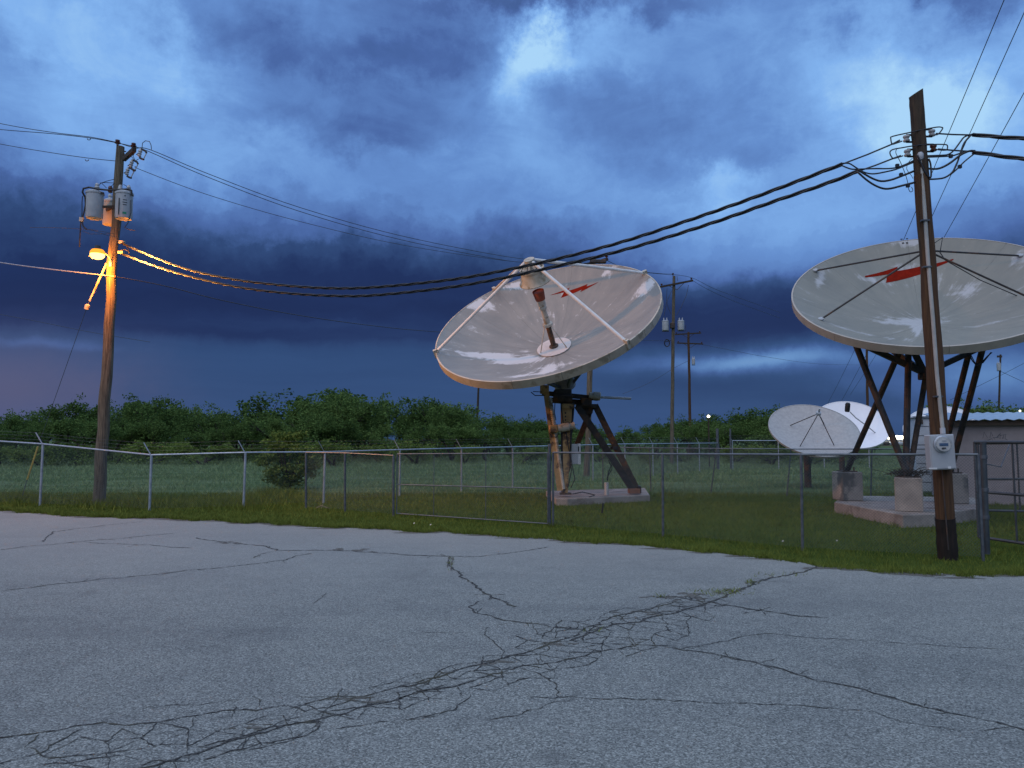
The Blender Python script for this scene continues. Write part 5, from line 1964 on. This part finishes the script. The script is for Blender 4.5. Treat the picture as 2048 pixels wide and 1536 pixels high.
for k, dx in enumerate((-.1, .75)):
    q = Vector((far_c.x + dx, far_c.y - .1, 0))
    MB().tube([q, q + Vector((0, 0, 2.65))], .09 if k == 0 else .06, 10).build('gate_post', M_GALV_DULL, base=q, label=['thick grey corner post of the far fence', 'thinner grey post beside the far corner post'][k], cat='post')

# front fence, no arms
DULL = M_GALV_DULL
front_a = [post_px(612, 1016, 905), post_px(690, 1021.5, 906), post_px(787, 1030, 911)]
fence('low chain link fence panel between the lone bush and the gate', front_a, False, .030, .018, DULL, rail_metal=mat('dull_rail_a', (.22, .21, .21), (.14, .14, .145), 6., .5, metal=.4))
front_b = [post_px(1106, 1051, 905), post_px(1326, 1071, 908, -1), post_px(1605, 1098, 909, -3), post_px(1966, 1118, 909, -10)]
fence('low chain link fence along the lot in front of both big dishes', front_b, False, .025, .02, DULL, rail_metal=mat('dull_rail_b', (.17, .185, .20), (.10, .115, .13), 6., .5, metal=.4), spacing=.05)
mid_b = [(Vector((3.6, 29.5, 0)), Vector((3.6, 29.5, 1.62))), post_px(1302, 982, 896, -3), post_px(1421, 986, 897, 12), post_px(1573, 991, 898, 9), post_px(1741, 999, 898, 3), post_px(1970, 1004, 898, 2)]
fence('middle chain link fence with leaning thin posts behind the big dishes', mid_b, False, .022, .018, M_GALV_DULL, rail_metal=mat('dull_rail_c', (.2, .22, .24), (.14, .15, .17), 6., .5, metal=.4))


# wide gate left of the centre dish mast
def gate(label, A_, B_, zb, zta, ztb, mids, r=.024, m=None, uprights=(), zb2=None):
    bar = m or mat('gate_bar', (.17, .18, .19), (.11, .12, .13), 6., .5, metal=.3)
    m = m or M_GALV_DULL
    zb2 = zb if zb2 is None else zb2
    root = thing('gate', label, 'gate', A_)
    MB().tube([Vector((A_.x, A_.y, zb)), Vector((A_.x, A_.y, zta))], r, 8).build('side_bar', m, root, smooth='auto')
    MB().tube([Vector((B_.x, B_.y, zb2)), Vector((B_.x, B_.y, ztb))], r, 8).build('side_bar', m, root, smooth='auto')
    MB().tube([Vector((A_.x, A_.y, zta)), Vector((B_.x, B_.y, ztb))], r, 8).build('top_bar', bar, root, smooth='auto')
    MB().tube([Vector((A_.x, A_.y, zb)), Vector((B_.x, B_.y, zb2))], r * .9, 8).build('bottom_bar', bar, root, smooth='auto')
    for (f0, f1) in mids:
        MB().tube([Vector((A_.x, A_.y, f0)), Vector((B_.x, B_.y, f1))], r * .9, 8).build('middle_bar', bar, root, smooth='auto')
    for t in uprights:
        q = lerp(A_, B_, t)
        MB().tube([Vector((q.x, q.y, lerp(zb, zb2, t))), Vector((q.x, q.y, lerp(zta, ztb, t)))], r * .6, 8).build('upright', m, root, smooth='auto')
    chain_mesh(root, [(A_, B_, zb, zta, zb2, ztb)])
    return root


GA, GB = G(793, 1030), G(1096, 1051)
gate('wide closed chain link gate left of the centre dish mast', GA, GB, .04, P(793, 908, GA.y).z, P(1096, 906, GB.y).z, [(P(793, 969, GA.y).z, P(1096, 977, GB.y).z)], .015, uprights=(.27, .62))
# gate posts behind / hinge
for (u, vb, vt, lab, r_) in [(1100, 1051, 888, 'grey gate post in front of the dish mast', .032)]:
    b = G(u, vb) + Vector((0, .12, 0))
    MB().tube([b, Vector((b.x, b.y, P(u, vt, b.y).z))], r_, 12).build('gate_post', M_GALV_DULL, base=b, label=lab, cat='post', smooth='auto')
# right-hand open gate leaf and its posts
b = G(1974, 1108)
pst = thing('gate_post', 'stout grey gate post right of the meter pole with hinge bands', 'post', b)
MB().tube([b, P(1966, 885, b.y)], .048, 12).build('pipe', mat('bluegrey_post', (.075, .09, .10), (.045, .055, .065), 5., .5, metal=.2), pst, smooth='auto')
for v in (914, 980, 1035):
    q = lerp(b, P(1966, 885, b.y), (1108 - v) / (1108 - 885))
    MB().tube([q + Vector((0, 0, -.03)), q + Vector((0, 0, .03))], .06, 12).build('hinge_band', M_GALV_DULL, pst, smooth='auto')
MB().tube([b + Vector((.02, -.05, 1.5)), b + Vector((.25, -.08, 1.45)), P(2020, 886, b.y + 1.0)], .009, 6).build('tension_wire', M_GALV_DULL, pst)
GA2 = Vector((b.x + .05, b.y + 2.6, 0))
GB2 = G(2062, 1045)
gate('open chain link gate leaf leaning at the right edge by the building', Vector((P(1950, 900, 13.8).x, 13.8, 0)), P(2075, 900, 12.6) * 1.0, .12, 1.86, 1.86, [(.95, .95)], .03, mat('bluegrey_post', (.16, .19, .21)), (.62,))
far_gb = P(2100, 900, 17.2)
gate('second gate leaf against the building at the right edge', Vector((P(1955, 887, 17.6).x, 17.6, 0)), Vector((far_gb.x, 17.2, 0)), .25, 1.82, 1.85, [(.98, 1.0)], .032, mat('bluegrey_post', (.16, .19, .21)), (.55,))
# loose barbed strands curled over that gate
for k in range(1):
    mbw = MB()
    for j in range(9):
        q = P(1975 + j * 5, 876 + random.uniform(-3, 5), 17.3)
        mbw.tube([q, q + Vector((random.uniform(-.08, .08), 0, random.uniform(.03, .14))), q + Vector((random.uniform(-.12, .12), 0, random.uniform(-.02, .1)))], .006, 4, False)
    mbw.build('barbed_wire', M_GALV_DULL, base=P(1975, 880, 17.3), label='curl of loose barbed wire above the gate by the building', cat='wire')


# ------------------------------------------------------------------ small dishes
def small_dish(label, cpx, Y, tilt, off, Rd, dep, paint, base_px, feed=None, NP=8, post_m=None):
    Mw = dish_frame(cpx, Y, tilt, off)
    n = Mw.to_3x3().col[2]
    hub = Mw @ Vector((0, 0, -dep - .05))
    bz = Vector((hub.x, hub.y + .25, 0))
    if base_px:
        q = P(base_px[0], base_px[1], Y)
        bz = Vector((q.x, Y + .2, -.02))
    root = thing('satellite_dish', label, 'satellite dish', bz, 'small dishes beyond the yard')
    vs, fs = sector(Rd, dep, 0, 2 * math.pi / NP, 0, .025, 8, 8, .0015)
    me = local_mesh('panel', vs, fs, paint)
    for k in range(NP):
        place_local('panel', me, root, Mw @ Matrix.Rotation(2 * math.pi * k / NP + .2, 4, 'Z'))
    MB().lathe([(Rd + .002, -.07), (Rd + .035, -.07), (Rd + .035, .01), (Rd + .002, .01)], 64, Mw, cap=False).build('rim', paint, root, smooth='auto')
    top = Mw @ Vector((0, 0, -dep - .45))
    MB().tube([bz, Vector((bz.x, bz.y, max(.3, top.z)))], .14, 12).build('mast', post_m or M_RUST, root, smooth='auto')
    MB().tube([Vector((bz.x, bz.y, max(.25, top.z))), Mw @ Vector((0, 0, -dep - .16))], .15, 10).build('mount', post_m or M_RUST, root, smooth='auto')
    for a in range(0, 360, 45):
        x, y = math.cos(R(a)), math.sin(R(a))
        MB().beam(Mw @ Vector((x * Rd * .8, y * Rd * .8, para(Rd * .8, Rd, dep) - .08)), Mw @ Vector((x * .2, y * .2, -dep - .3)), .04, .05, n).build('back_rib', M_GALV_DULL, root)
    return root, Mw


YA = 30.2
rootA, MA = small_dish('speckled grey dish with tripod feed left of the big dish legs', (1628, 859), YA, -13, 55.5, 1.74, .30, M_DISH_MESH, (1620, 973))
MiA = MA.inverted()
foc = P(1637, 827, YA - .5)
for (u, v) in [(1581, 851), (1600, 893), (1668, 891), (1648, 848)]:
    x, y = hit_dish(u, v, MiA, 1.74, .30)
    MB().tube([MA @ Vector((x, y, para(math.hypot(x, y), 1.74, .30) + .01)), foc], .018, 6).build('feed_leg', M_DARK_STEEL, rootA)
MB().lathe([(.05, -.08), (.10, -.05), (.10, .06), (.04, .08), (.03, .24)], 12, Matrix.Translation(foc) @ MA.to_3x3().to_4x4()).build('feed', M_GREY_PAINT, rootA, smooth='auto')
YB = 37.0
rootB, MBm = small_dish('smooth white dish with black feed half behind the speckled dish', (1703, 848), YB, -13, 50, 1.72, .34, M_DISH_WHITE, (1688, 940))
fb = P(1695, 815, YB - .9)
MB().lathe([(.09, -.22), (.12, -.16), (.12, .18), (.07, .24)], 12, axis_matrix(fb, (.12, 0, 1))).build('feed', M_BLACK, rootB, smooth='auto')
MB().tube([P(1700, 824, YB - .9), P(1712, 836, YB - .8), P(1734, 852, YB - .55), P(1763, 876, YB - .2)], .03, 6).build('feed_arm', M_GREY_PAINT, rootB, smooth='auto')
YC = 31.0
rootC, MC = small_dish('white dish rising behind the shed and the meter pole', (1884, 858), YC, 0, 48, 1.42, .28, M_DISH_WHITE, (1870, 960))
MB().tube([P(1817, 846, YC - .5), P(1840, 838, YC - .8), P(1868, 826, YC - .9)], .025, 6).build('feed_arm', M_DARK_STEEL, rootC)
MB().tube([P(1868, 826, YC - .9), P(1900, 842, YC - .7), P(1920, 850, YC - .5)], .02, 6).build('feed_arm', M_DARK_STEEL, rootC)


# ------------------------------------------------------------------ building and shelter
def building():
    Yf = 21.5
    A_ = P(1897, 905, Yf + 1.2)
    x0, y0 = A_.x, A_.y
    x1, y1 = x0 + 8.4, y0 - 3.25
    d = Vector((x1 - x0, y1 - y0, 0)).normalized()
    nb = Vector((-d.y, d.x, 0))
    zt = P(1900, 842, y0).z
    root = thing('building', 'low pinkish stucco building with shiny sheet metal roof at the right edge', 'building', (x0, y0, 0))
    a, b = Vector((x0, y0, 0)), Vector((x1, y1, 0))
    c, e = b + nb * 3.4, a + nb * 3.4
    MB().prism([(q.x, q.y) for q in (a, b, c, e)], -.1, zt).build('wall', M_STUCCO, root)
    # fascia and corrugated roof rising to the back
    f0, f1 = a - nb * .22 - d * .25, b - nb * .22
    MB().beam(a - nb * .10 - d * .2 + Vector((0, 0, zt - .06)), b - nb * .10 + Vector((0, 0, zt - .06)), .06, .16).build('fascia', mat('brown_fascia', (.12, .085, .06), (.09, .06, .045), 5., .8), root)
    nseg = 46
    ns = 4
    L = (b - a).length + .5
    for s in range(8):
        mb = MB()
        vs, fs = [], []
        for i in range(ns * 4 + 1):
            t = (s + i / (ns * 4)) / 8
            z = .022 * math.cos(i * math.pi / 2)
            p0 = f0 + d * (L * t) + Vector((0, 0, zt + .03 + z))
            p1 = p0 + nb * 3.9 + Vector((0, 0, .33))
            vs += [p0, p1, p0 - Vector((0, 0, .012)), p1 - Vector((0, 0, .012))]
        for i in range(ns * 4):
            o = i * 4
            fs += [(o, o + 4, o + 5, o + 1), (o + 3, o + 7, o + 6, o + 2), (o + 2, o + 6, o + 4, o)]
        mb.add(vs, fs)
        mb.build('roof_panel', M_ROOF, root)
    MB().beam(b * 0 + a + d * .35 - nb * .02 + Vector((0, 0, .25)), a + d * .35 - nb * .02 + Vector((0, 0, .5)), .25, .05).build('vent', M_BLACK, root)


building()


def shelter():
    Y = 27.5
    a, b = P(1832, 900, Y), P(1888, 900, Y - .3)
    zt = P(1832, 835, Y).z
    root = thing('equipment_shed', 'small white shed with horizontal siding behind the meter pole', 'shed', (a.x, a.y, 0))
    d = (b - a)
    d.z = 0
    d.normalize()
    nb = Vector((-d.y, d.x, 0))
    L = (Vector((b.x, b.y, 0)) - Vector((a.x, a.y, 0))).length
    a0 = Vector((a.x, a.y, 0))
    MB().prism([(q.x, q.y) for q in (a0 + nb * .03, a0 + d * L + nb * .03, a0 + d * L + nb * 1.8, a0 + nb * 1.8)], -.05, zt - .01).build('wall', M_SIDING, root)
    k = 8
    for i in range(k):
        z0, z1 = zt * i / k + .012, zt * (i + 1) / k
        p0 = a0 + d * (L / 2) + Vector((0, 0, (z0 + z1) / 2))
        MB().beam(a0 - d * .01 + Vector((0, 0, (z0 + z1) / 2)), a0 + d * (L + .01) + Vector((0, 0, (z0 + z1) / 2)), .035, z1 - z0 - .02).build('siding_board', M_SIDING, root)
    MB().box(a0 + d * L / 2 + nb * .9 + Vector((0, 0, zt + .02)), (L + .15, 2.0, .05), Matrix.Rotation(math.atan2(d.y, d.x), 3, 'Z')).build('roof', M_ROOF, root)
    MB().box(a0 + d * .18 - nb * .08 + Vector((0, 0, zt - .16)), (.10, .12, .16)).build('wall_lamp', M_RUST, root)


shelter()

# brightly lit place on the horizon, its roof line and parked row, seen between the dishes
Yh = 240.0
q0, q1 = P(1745, 884, Yh), P(1836, 884, Yh)
hroot = thing('lit_building', 'brightly lit low building far off on the horizon between the dishes', 'building', (q0.x, Yh, 0))
MB().box(((q0.x + q1.x) / 2, Yh + 3, 1.2), (q1.x - q0.x, 6, 2.6)).build('wall', mat('far_wall', (.30, .29, .28), (.25, .25, .25), .3, .9), hroot)
for i in range(9):
    x = lerp(q0.x, q1.x, (i + .5) / 9)
    MB().box((x, Yh - .3, 2.75), ((q1.x - q0.x) / 9 * .86, .3, 1.1 + .15 * math.sin(i * 2.1))).build('lit_panel', M_FARLAMP, hroot)
MB().box(((q0.x + q1.x) / 2, Yh - .5, .9), (q1.x - q0.x, .4, .12)).build('rail', M_WIRE, hroot)
for i in range(7):
    x = lerp(q0.x, q1.x, (i + .5) / 7)
    MB().box((x, Yh - 2, .75), (2.2, 2.0, 1.1)).build('parked_bay', [M_GREY_PAINT, M_DARK_STEEL, M_GALV][i % 3], hroot, bevel=.3)


def far_light(label, u, v, Y, s):
    p_ = P(u, v, Y)
    root = thing('flood_light', label, 'lamp', (p_.x, p_.y, 0))
    MB().tube([Vector((p_.x, p_.y, 0)), p_ + Vector((0, 0, -s))], .05, 8).build('mast', M_WOOD_DARK, root)
    MB().lathe([(.1 * s, -s * .8), (s * .9, -s * .3), (s, .2 * s), (s * .6, .8 * s), (.1 * s, s)], 12, Matrix.Translation(p_)).build('lens', M_FARLAMP, root, smooth='auto')


far_light('small bright white light among the trees right of the brown pole', 1417, 833, 52, .10)
far_light('small bright light among the trees above the building roof', 2040, 822, 60, .07)

# branch litter on the verge
q = G(643, 1018)
mb = MB()
mb.tube([q + Vector((-.15, 0, .02)), q + Vector((-.02, .03, .09)), q + Vector((.10, 0, .05)), q + Vector((.24, -.03, .02))], [.012, .016, .014, .008], 6)
mb.tube([q + Vector((0, .02, .08)), q + Vector((.05, -.04, .13)), q + Vector((.02, -.09, .02))], [.012, .01, .006], 6)
mb.build('fallen_branch', mat('bleached_branch', (.28, .24, .14), (.2, .17, .1), 6., .9), base=q, label='bleached fallen branch on the grass beside the gate', cat='branch')
# bits of paper litter
for (u, v, lab) in [(1566, 1090, 'white scrap of litter left of the front fence post'), (1674, 1089, 'white scrap of litter right of the front fence post'), (828, 1053, 'pale scrap of litter on the verge near the gate'),
                    (861, 1056, 'tiny pale scrap of litter below the gate bottom bar')]:
    q = G(u, v)
    MB().add([q + Vector((-.018, 0, .06)), q + Vector((.018, -.01, .07)), q + Vector((.015, .02, .085)), q + Vector((-.012, .02, .078)), q + Vector((0, .01, .055))],
             [(0, 1, 2, 3), (0, 4, 1), (1, 4, 2), (2, 4, 3), (3, 4, 0)]).build('litter_scrap', M_CREAM, base=q, label=lab, cat='litter')


# ------------------------------------------------------------------ trees
def leaf_quads(centers, radii, n_per, size, flat=.8):
    C, S = [], []
    for c, r in zip(centers, radii):
        k = max(4, int(n_per * (r ** 2)))
        d = rng.normal(0, 1, (k, 3))
        d /= np.linalg.norm(d, axis=1)[:, None]
        rr = r * rng.random(k) ** .45
        p_ = np.array(c) + d * rr[:, None] * np.array([1, 1, flat])
        C.append(p_)
    C = np.concatenate(C)
    n = len(C)
    a = rng.normal(0, 1, (n, 3))
    a /= np.linalg.norm(a, axis=1)[:, None]
    b = rng.normal(0, 1, (n, 3))
    b -= a * (a * b).sum(1)[:, None]
    b /= np.linalg.norm(b, axis=1)[:, None]
    s = size * rng.uniform(.55, 1.3, n)[:, None]
    V = np.stack([C - a * s * .62, C + b * s * .33, C + a * s * .62, C - b * s * .33], 1).reshape(-1, 3)
    return V, n


def quad_mesh(name, V, n, material):
    me = bpy.data.meshes.new(name)
    me.vertices.add(n * 4)
    me.loops.add(n * 4)
    me.polygons.add(n)
    me.vertices.foreach_set('co', V.astype(np.float32).ravel())
    me.loops.foreach_set('vertex_index', np.arange(n * 4, dtype=np.int32))
    me.polygons.foreach_set('loop_start', np.arange(0, n * 4, 4, dtype=np.int32))
    me.update()
    me.validate()
    me.materials.append(material)
    return me


def tree_variant(seed, H=6.0, W=3.4, leaf=.21, dens=85, skirt=True, material=None):
    rs = random.Random(seed)
    mb = MB()
    tips = []
    nstem = rs.randint(2, 4)
    for s in range(nstem):
        a = rs.uniform(0, 2 * math.pi)
        p0 = Vector((rs.uniform(-.2, .2), rs.uniform(-.2, .2), -.2))
        lean = rs.uniform(.12, .5)
        p1 = p0 + Vector((math.cos(a) * lean * 1.2, math.sin(a) * lean * 1.2, H * .24))
        p2 = p1 + Vector((math.cos(a) * lean * 2.2, math.sin(a) * lean * 2.2, H * .22))
        mb.tube([p0, p1, p2], [.17, .13, .10], 7)
        for b in range(rs.randint(3, 5)):
            a2 = a + rs.uniform(-1.6, 1.6)
            l2 = rs.uniform(.5, 1.0)
            q1 = p2 + Vector((math.cos(a2) * W * .32 * l2, math.sin(a2) * W * .32 * l2, H * rs.uniform(.05, .2)))
            q2 = q1 + Vector((math.cos(a2) * W * .30 * l2, math.sin(a2) * W * .3 * l2, H * rs.uniform(.0, .22)))
            mb.tube([p2, q1, q2], [.08, .05, .02], 5)
            tips += [(q1, .8), (q2, .9)]
            for c in range(2):
                a3 = a2 + rs.uniform(-1.2, 1.2)
                q3 = q1 + Vector((math.cos(a3) * W * .25, math.sin(a3) * W * .25, H * rs.uniform(-.02, .28)))
                mb.tube([q1, q3], [.04, .015], 4)
                tips.append((q3, .75))
    cs, rd = [], []
    for p_, r in tips:
        cs.append(tuple(p_))
        rd.append(r * rs.uniform(.6, 1.2))
        for _ in range(2):
            cs.append((p_.x + rs.gauss(0, .55), p_.y + rs.gauss(0, .55), p_.z + rs.gauss(.1, .4)))
            rd.append(rs.uniform(.22, .55))
    if skirt:
        for _ in range(9):
            a = rs.uniform(0, 2 * math.pi)
            rr = W * rs.uniform(.3, .95)
            cs.append((math.cos(a) * rr, math.sin(a) * rr, H * rs.uniform(.10, .42)))
            rd.append(rs.uniform(.55, 1.0))
    V, n = leaf_quads(cs, rd, dens, leaf)
    top = np.percentile(V[:, 2], 99.7)
    tm = bpy.data.meshes.new('trunk')
    tm.from_pydata(mb.v, [], mb.f)
    tm.update()
    tm.polygons.foreach_set('use_smooth', [True] * len(tm.polygons))
    tm.materials.append(M_BARK)
    cm = quad_mesh('crown', V, n, material or M_LEAF)
    return tm, cm, top


variants = [tree_variant(100 + i, 6.0, random.uniform(2.9, 3.9)) for i in range(7)]
bushes = [tree_variant(200 + i, 3.0, 1.9, .20, 90, True, M_LEAF_LIGHT) for i in range(3)]


def put_tree(name, label, cat, x, y, h, var, group, sx=1.0):
    tm, cm, top = var
    s = h / top
    root = thing(name, label, cat, (x, y, float(gz(x, y))), group)
    root.rotation_euler = (0, 0, random.uniform(0, 6.28))
    root.scale = (s * sx, s * sx, s)
    for nm, me in (('trunk', tm), ('crown', cm)):
        o = bpy.data.objects.new(nm, me)
        col.objects.link(o)
        o.parent = root
    return root


sky_u = [-150, 0, 60, 130, 200, 260, 310, 360, 430, 520, 545, 600, 650, 700, 740, 770, 820, 870, 910, 960, 1010, 1060, 1110, 1180, 1240, 1290, 1340, 1400, 1440, 1480, 1540, 1600, 1700, 1800, 1900, 1960, 2010, 2060, 2200]
sky_v = [806, 806, 812, 806, 808, 808, 800, 816, 820, 818, 800, 790, 788, 786, 800, 824, 806, 798, 812, 826, 818, 828, 836, 844, 854, 846, 836, 822, 820, 824, 818, 822, 835, 850, 826, 808, 806, 814, 812]
LAND = [(205, 'the lamp pole'), (575, 'the lone bush'), (785, 'the left gate post'), (955, 'the slim dark pole'), (1130, 'the centre dish mast'), (1345, 'the transformer pole'),
        (1381, 'the brown far pole'), (1540, 'the speckled dish'), (1970, 'the big dish')]
ORD = ['first', 'second', 'third', 'fourth', 'fifth', 'sixth', 'seventh', 'eighth', 'ninth', 'tenth', 'eleventh', 'twelfth']


def row_labels(us, row, what):
    cnt = {}
    out = []
    for u in us:
        lm = None
        for lu, ln in LAND:
            if lu <= u:
                lm = ln
        key = lm or 'edge'
        cnt[key] = cnt.get(key, 0) + 1
        o_ = ORD[min(11, cnt[key] - 1)]
        if lm:
            out.append(f'{o_} {what} right of {lm} in the {row} of the far thicket')
        else:
            out.append(f'{o_} {what} from the left picture edge in the {row} of the far thicket')
    return out


def plant_row(row, Yc, Yj, step, frac, name, what, vars_, off=0, extra=0.0, group=None, wide=1.0, umin=-30, umax=2080):
    us = []
    u = umin + off
    while u < umax:
        us.append(u)
        u += step * random.uniform(.75, 1.25)
    labs = row_labels(us, row, what)
    for u, lb in zip(us, labs):
        if 1722 < u < 1862:
            continue
        Y = Yc + random.uniform(-Yj, Yj)
        if 700 < u < 1500:
            Y += 6
        sv = np.interp(u, sky_u, sky_v) + random.choice((-9, -4, 0, 4, 9, 14)) + random.uniform(-3, 3) + extra
        q = P(u, sv, Y)
        h = max(1.2, q.z * frac)
        put_tree(name, lb, 'tree' if what == 'tree' else 'shrub', q.x, Y, h, random.choice(vars_), group, wide * random.uniform(.8, 1.25))


plant_row('back row', 90, 5, 62, 1.0, 'mesquite_tree', 'tree', variants, 0, -2, 'trees of the far thicket, back row', 1.15)
plant_row('middle row', 76, 4, 58, .92, 'mesquite_tree', 'tree', variants, 25, 4, 'trees of the far thicket, middle row', 1.15)
plant_row('front row', 64, 4, 56, .80, 'mesquite_tree', 'tree', variants, 10, 14, 'trees of the far thicket, front row', 1.2)
plant_row('fringe', 57, 3, 88, .42, 'wild_shrub', 'shrub', bushes, 40, 20, 'shrubs fringing the far thicket', 1.3)

# the tall feathery tops that break the skyline
for (u, v, lab) in [(308, 797, 'tree with a sprig standing above the skyline right of the lamp pole'), (655, 783, 'tallest broad tree above the lone bush'), (715, 784, 'tall tree with ragged crown left of the gate'),
                    (870, 796, 'rounded tall tree between the gate and the dish rim')]:
    q = P(u, v, 80)
    put_tree('mesquite_tree', lab, 'tree', q.x, 80, q.z, random.choice(variants), 'tall trees on the skyline', 1.05)

# the lone bush inside the yard
rb = random.Random(5)
cs, rd = [], []
for _ in range(95):
    z = rb.uniform(.12, 1.0)
    wr = .42 + .62 * math.sin(min(1.0, z * 1.15) * math.pi * .78)
    a, rr = rb.uniform(0, 6.283), wr * math.sqrt(rb.random()) * (.9 if z < .9 else .5)
    cs.append((math.cos(a) * rr, math.sin(a) * rr, z * 2.05))
    rd.append(rb.uniform(.14, .30))
V, n = leaf_quads(cs, rd, 1100, .10)
cm = quad_mesh('crown', V, n, M_LEAF_LIGHT)
mbt = MB()
for _ in range(8):
    a = rb.uniform(0, 6.283)
    mbt.tube([(0, 0, -.1), (math.cos(a) * .2, math.sin(a) * .2, .6), (math.cos(a) * .5, math.sin(a) * .5, 1.5)], [.04, .03, .012], 5)
tm = bpy.data.meshes.new('trunk')
tm.from_pydata(mbt.v, [], mbt.f)
tm.update()
tm.materials.append(M_BARK)
top = float(np.percentile(V[:, 2], 99.5))
b = G(577, 977)
put_tree('bush', 'rounded olive green bush standing alone behind the left fence', 'bush', b.x, b.y, P(577, 866, b.y).z + .05, (tm, cm, top), None, 1.2)
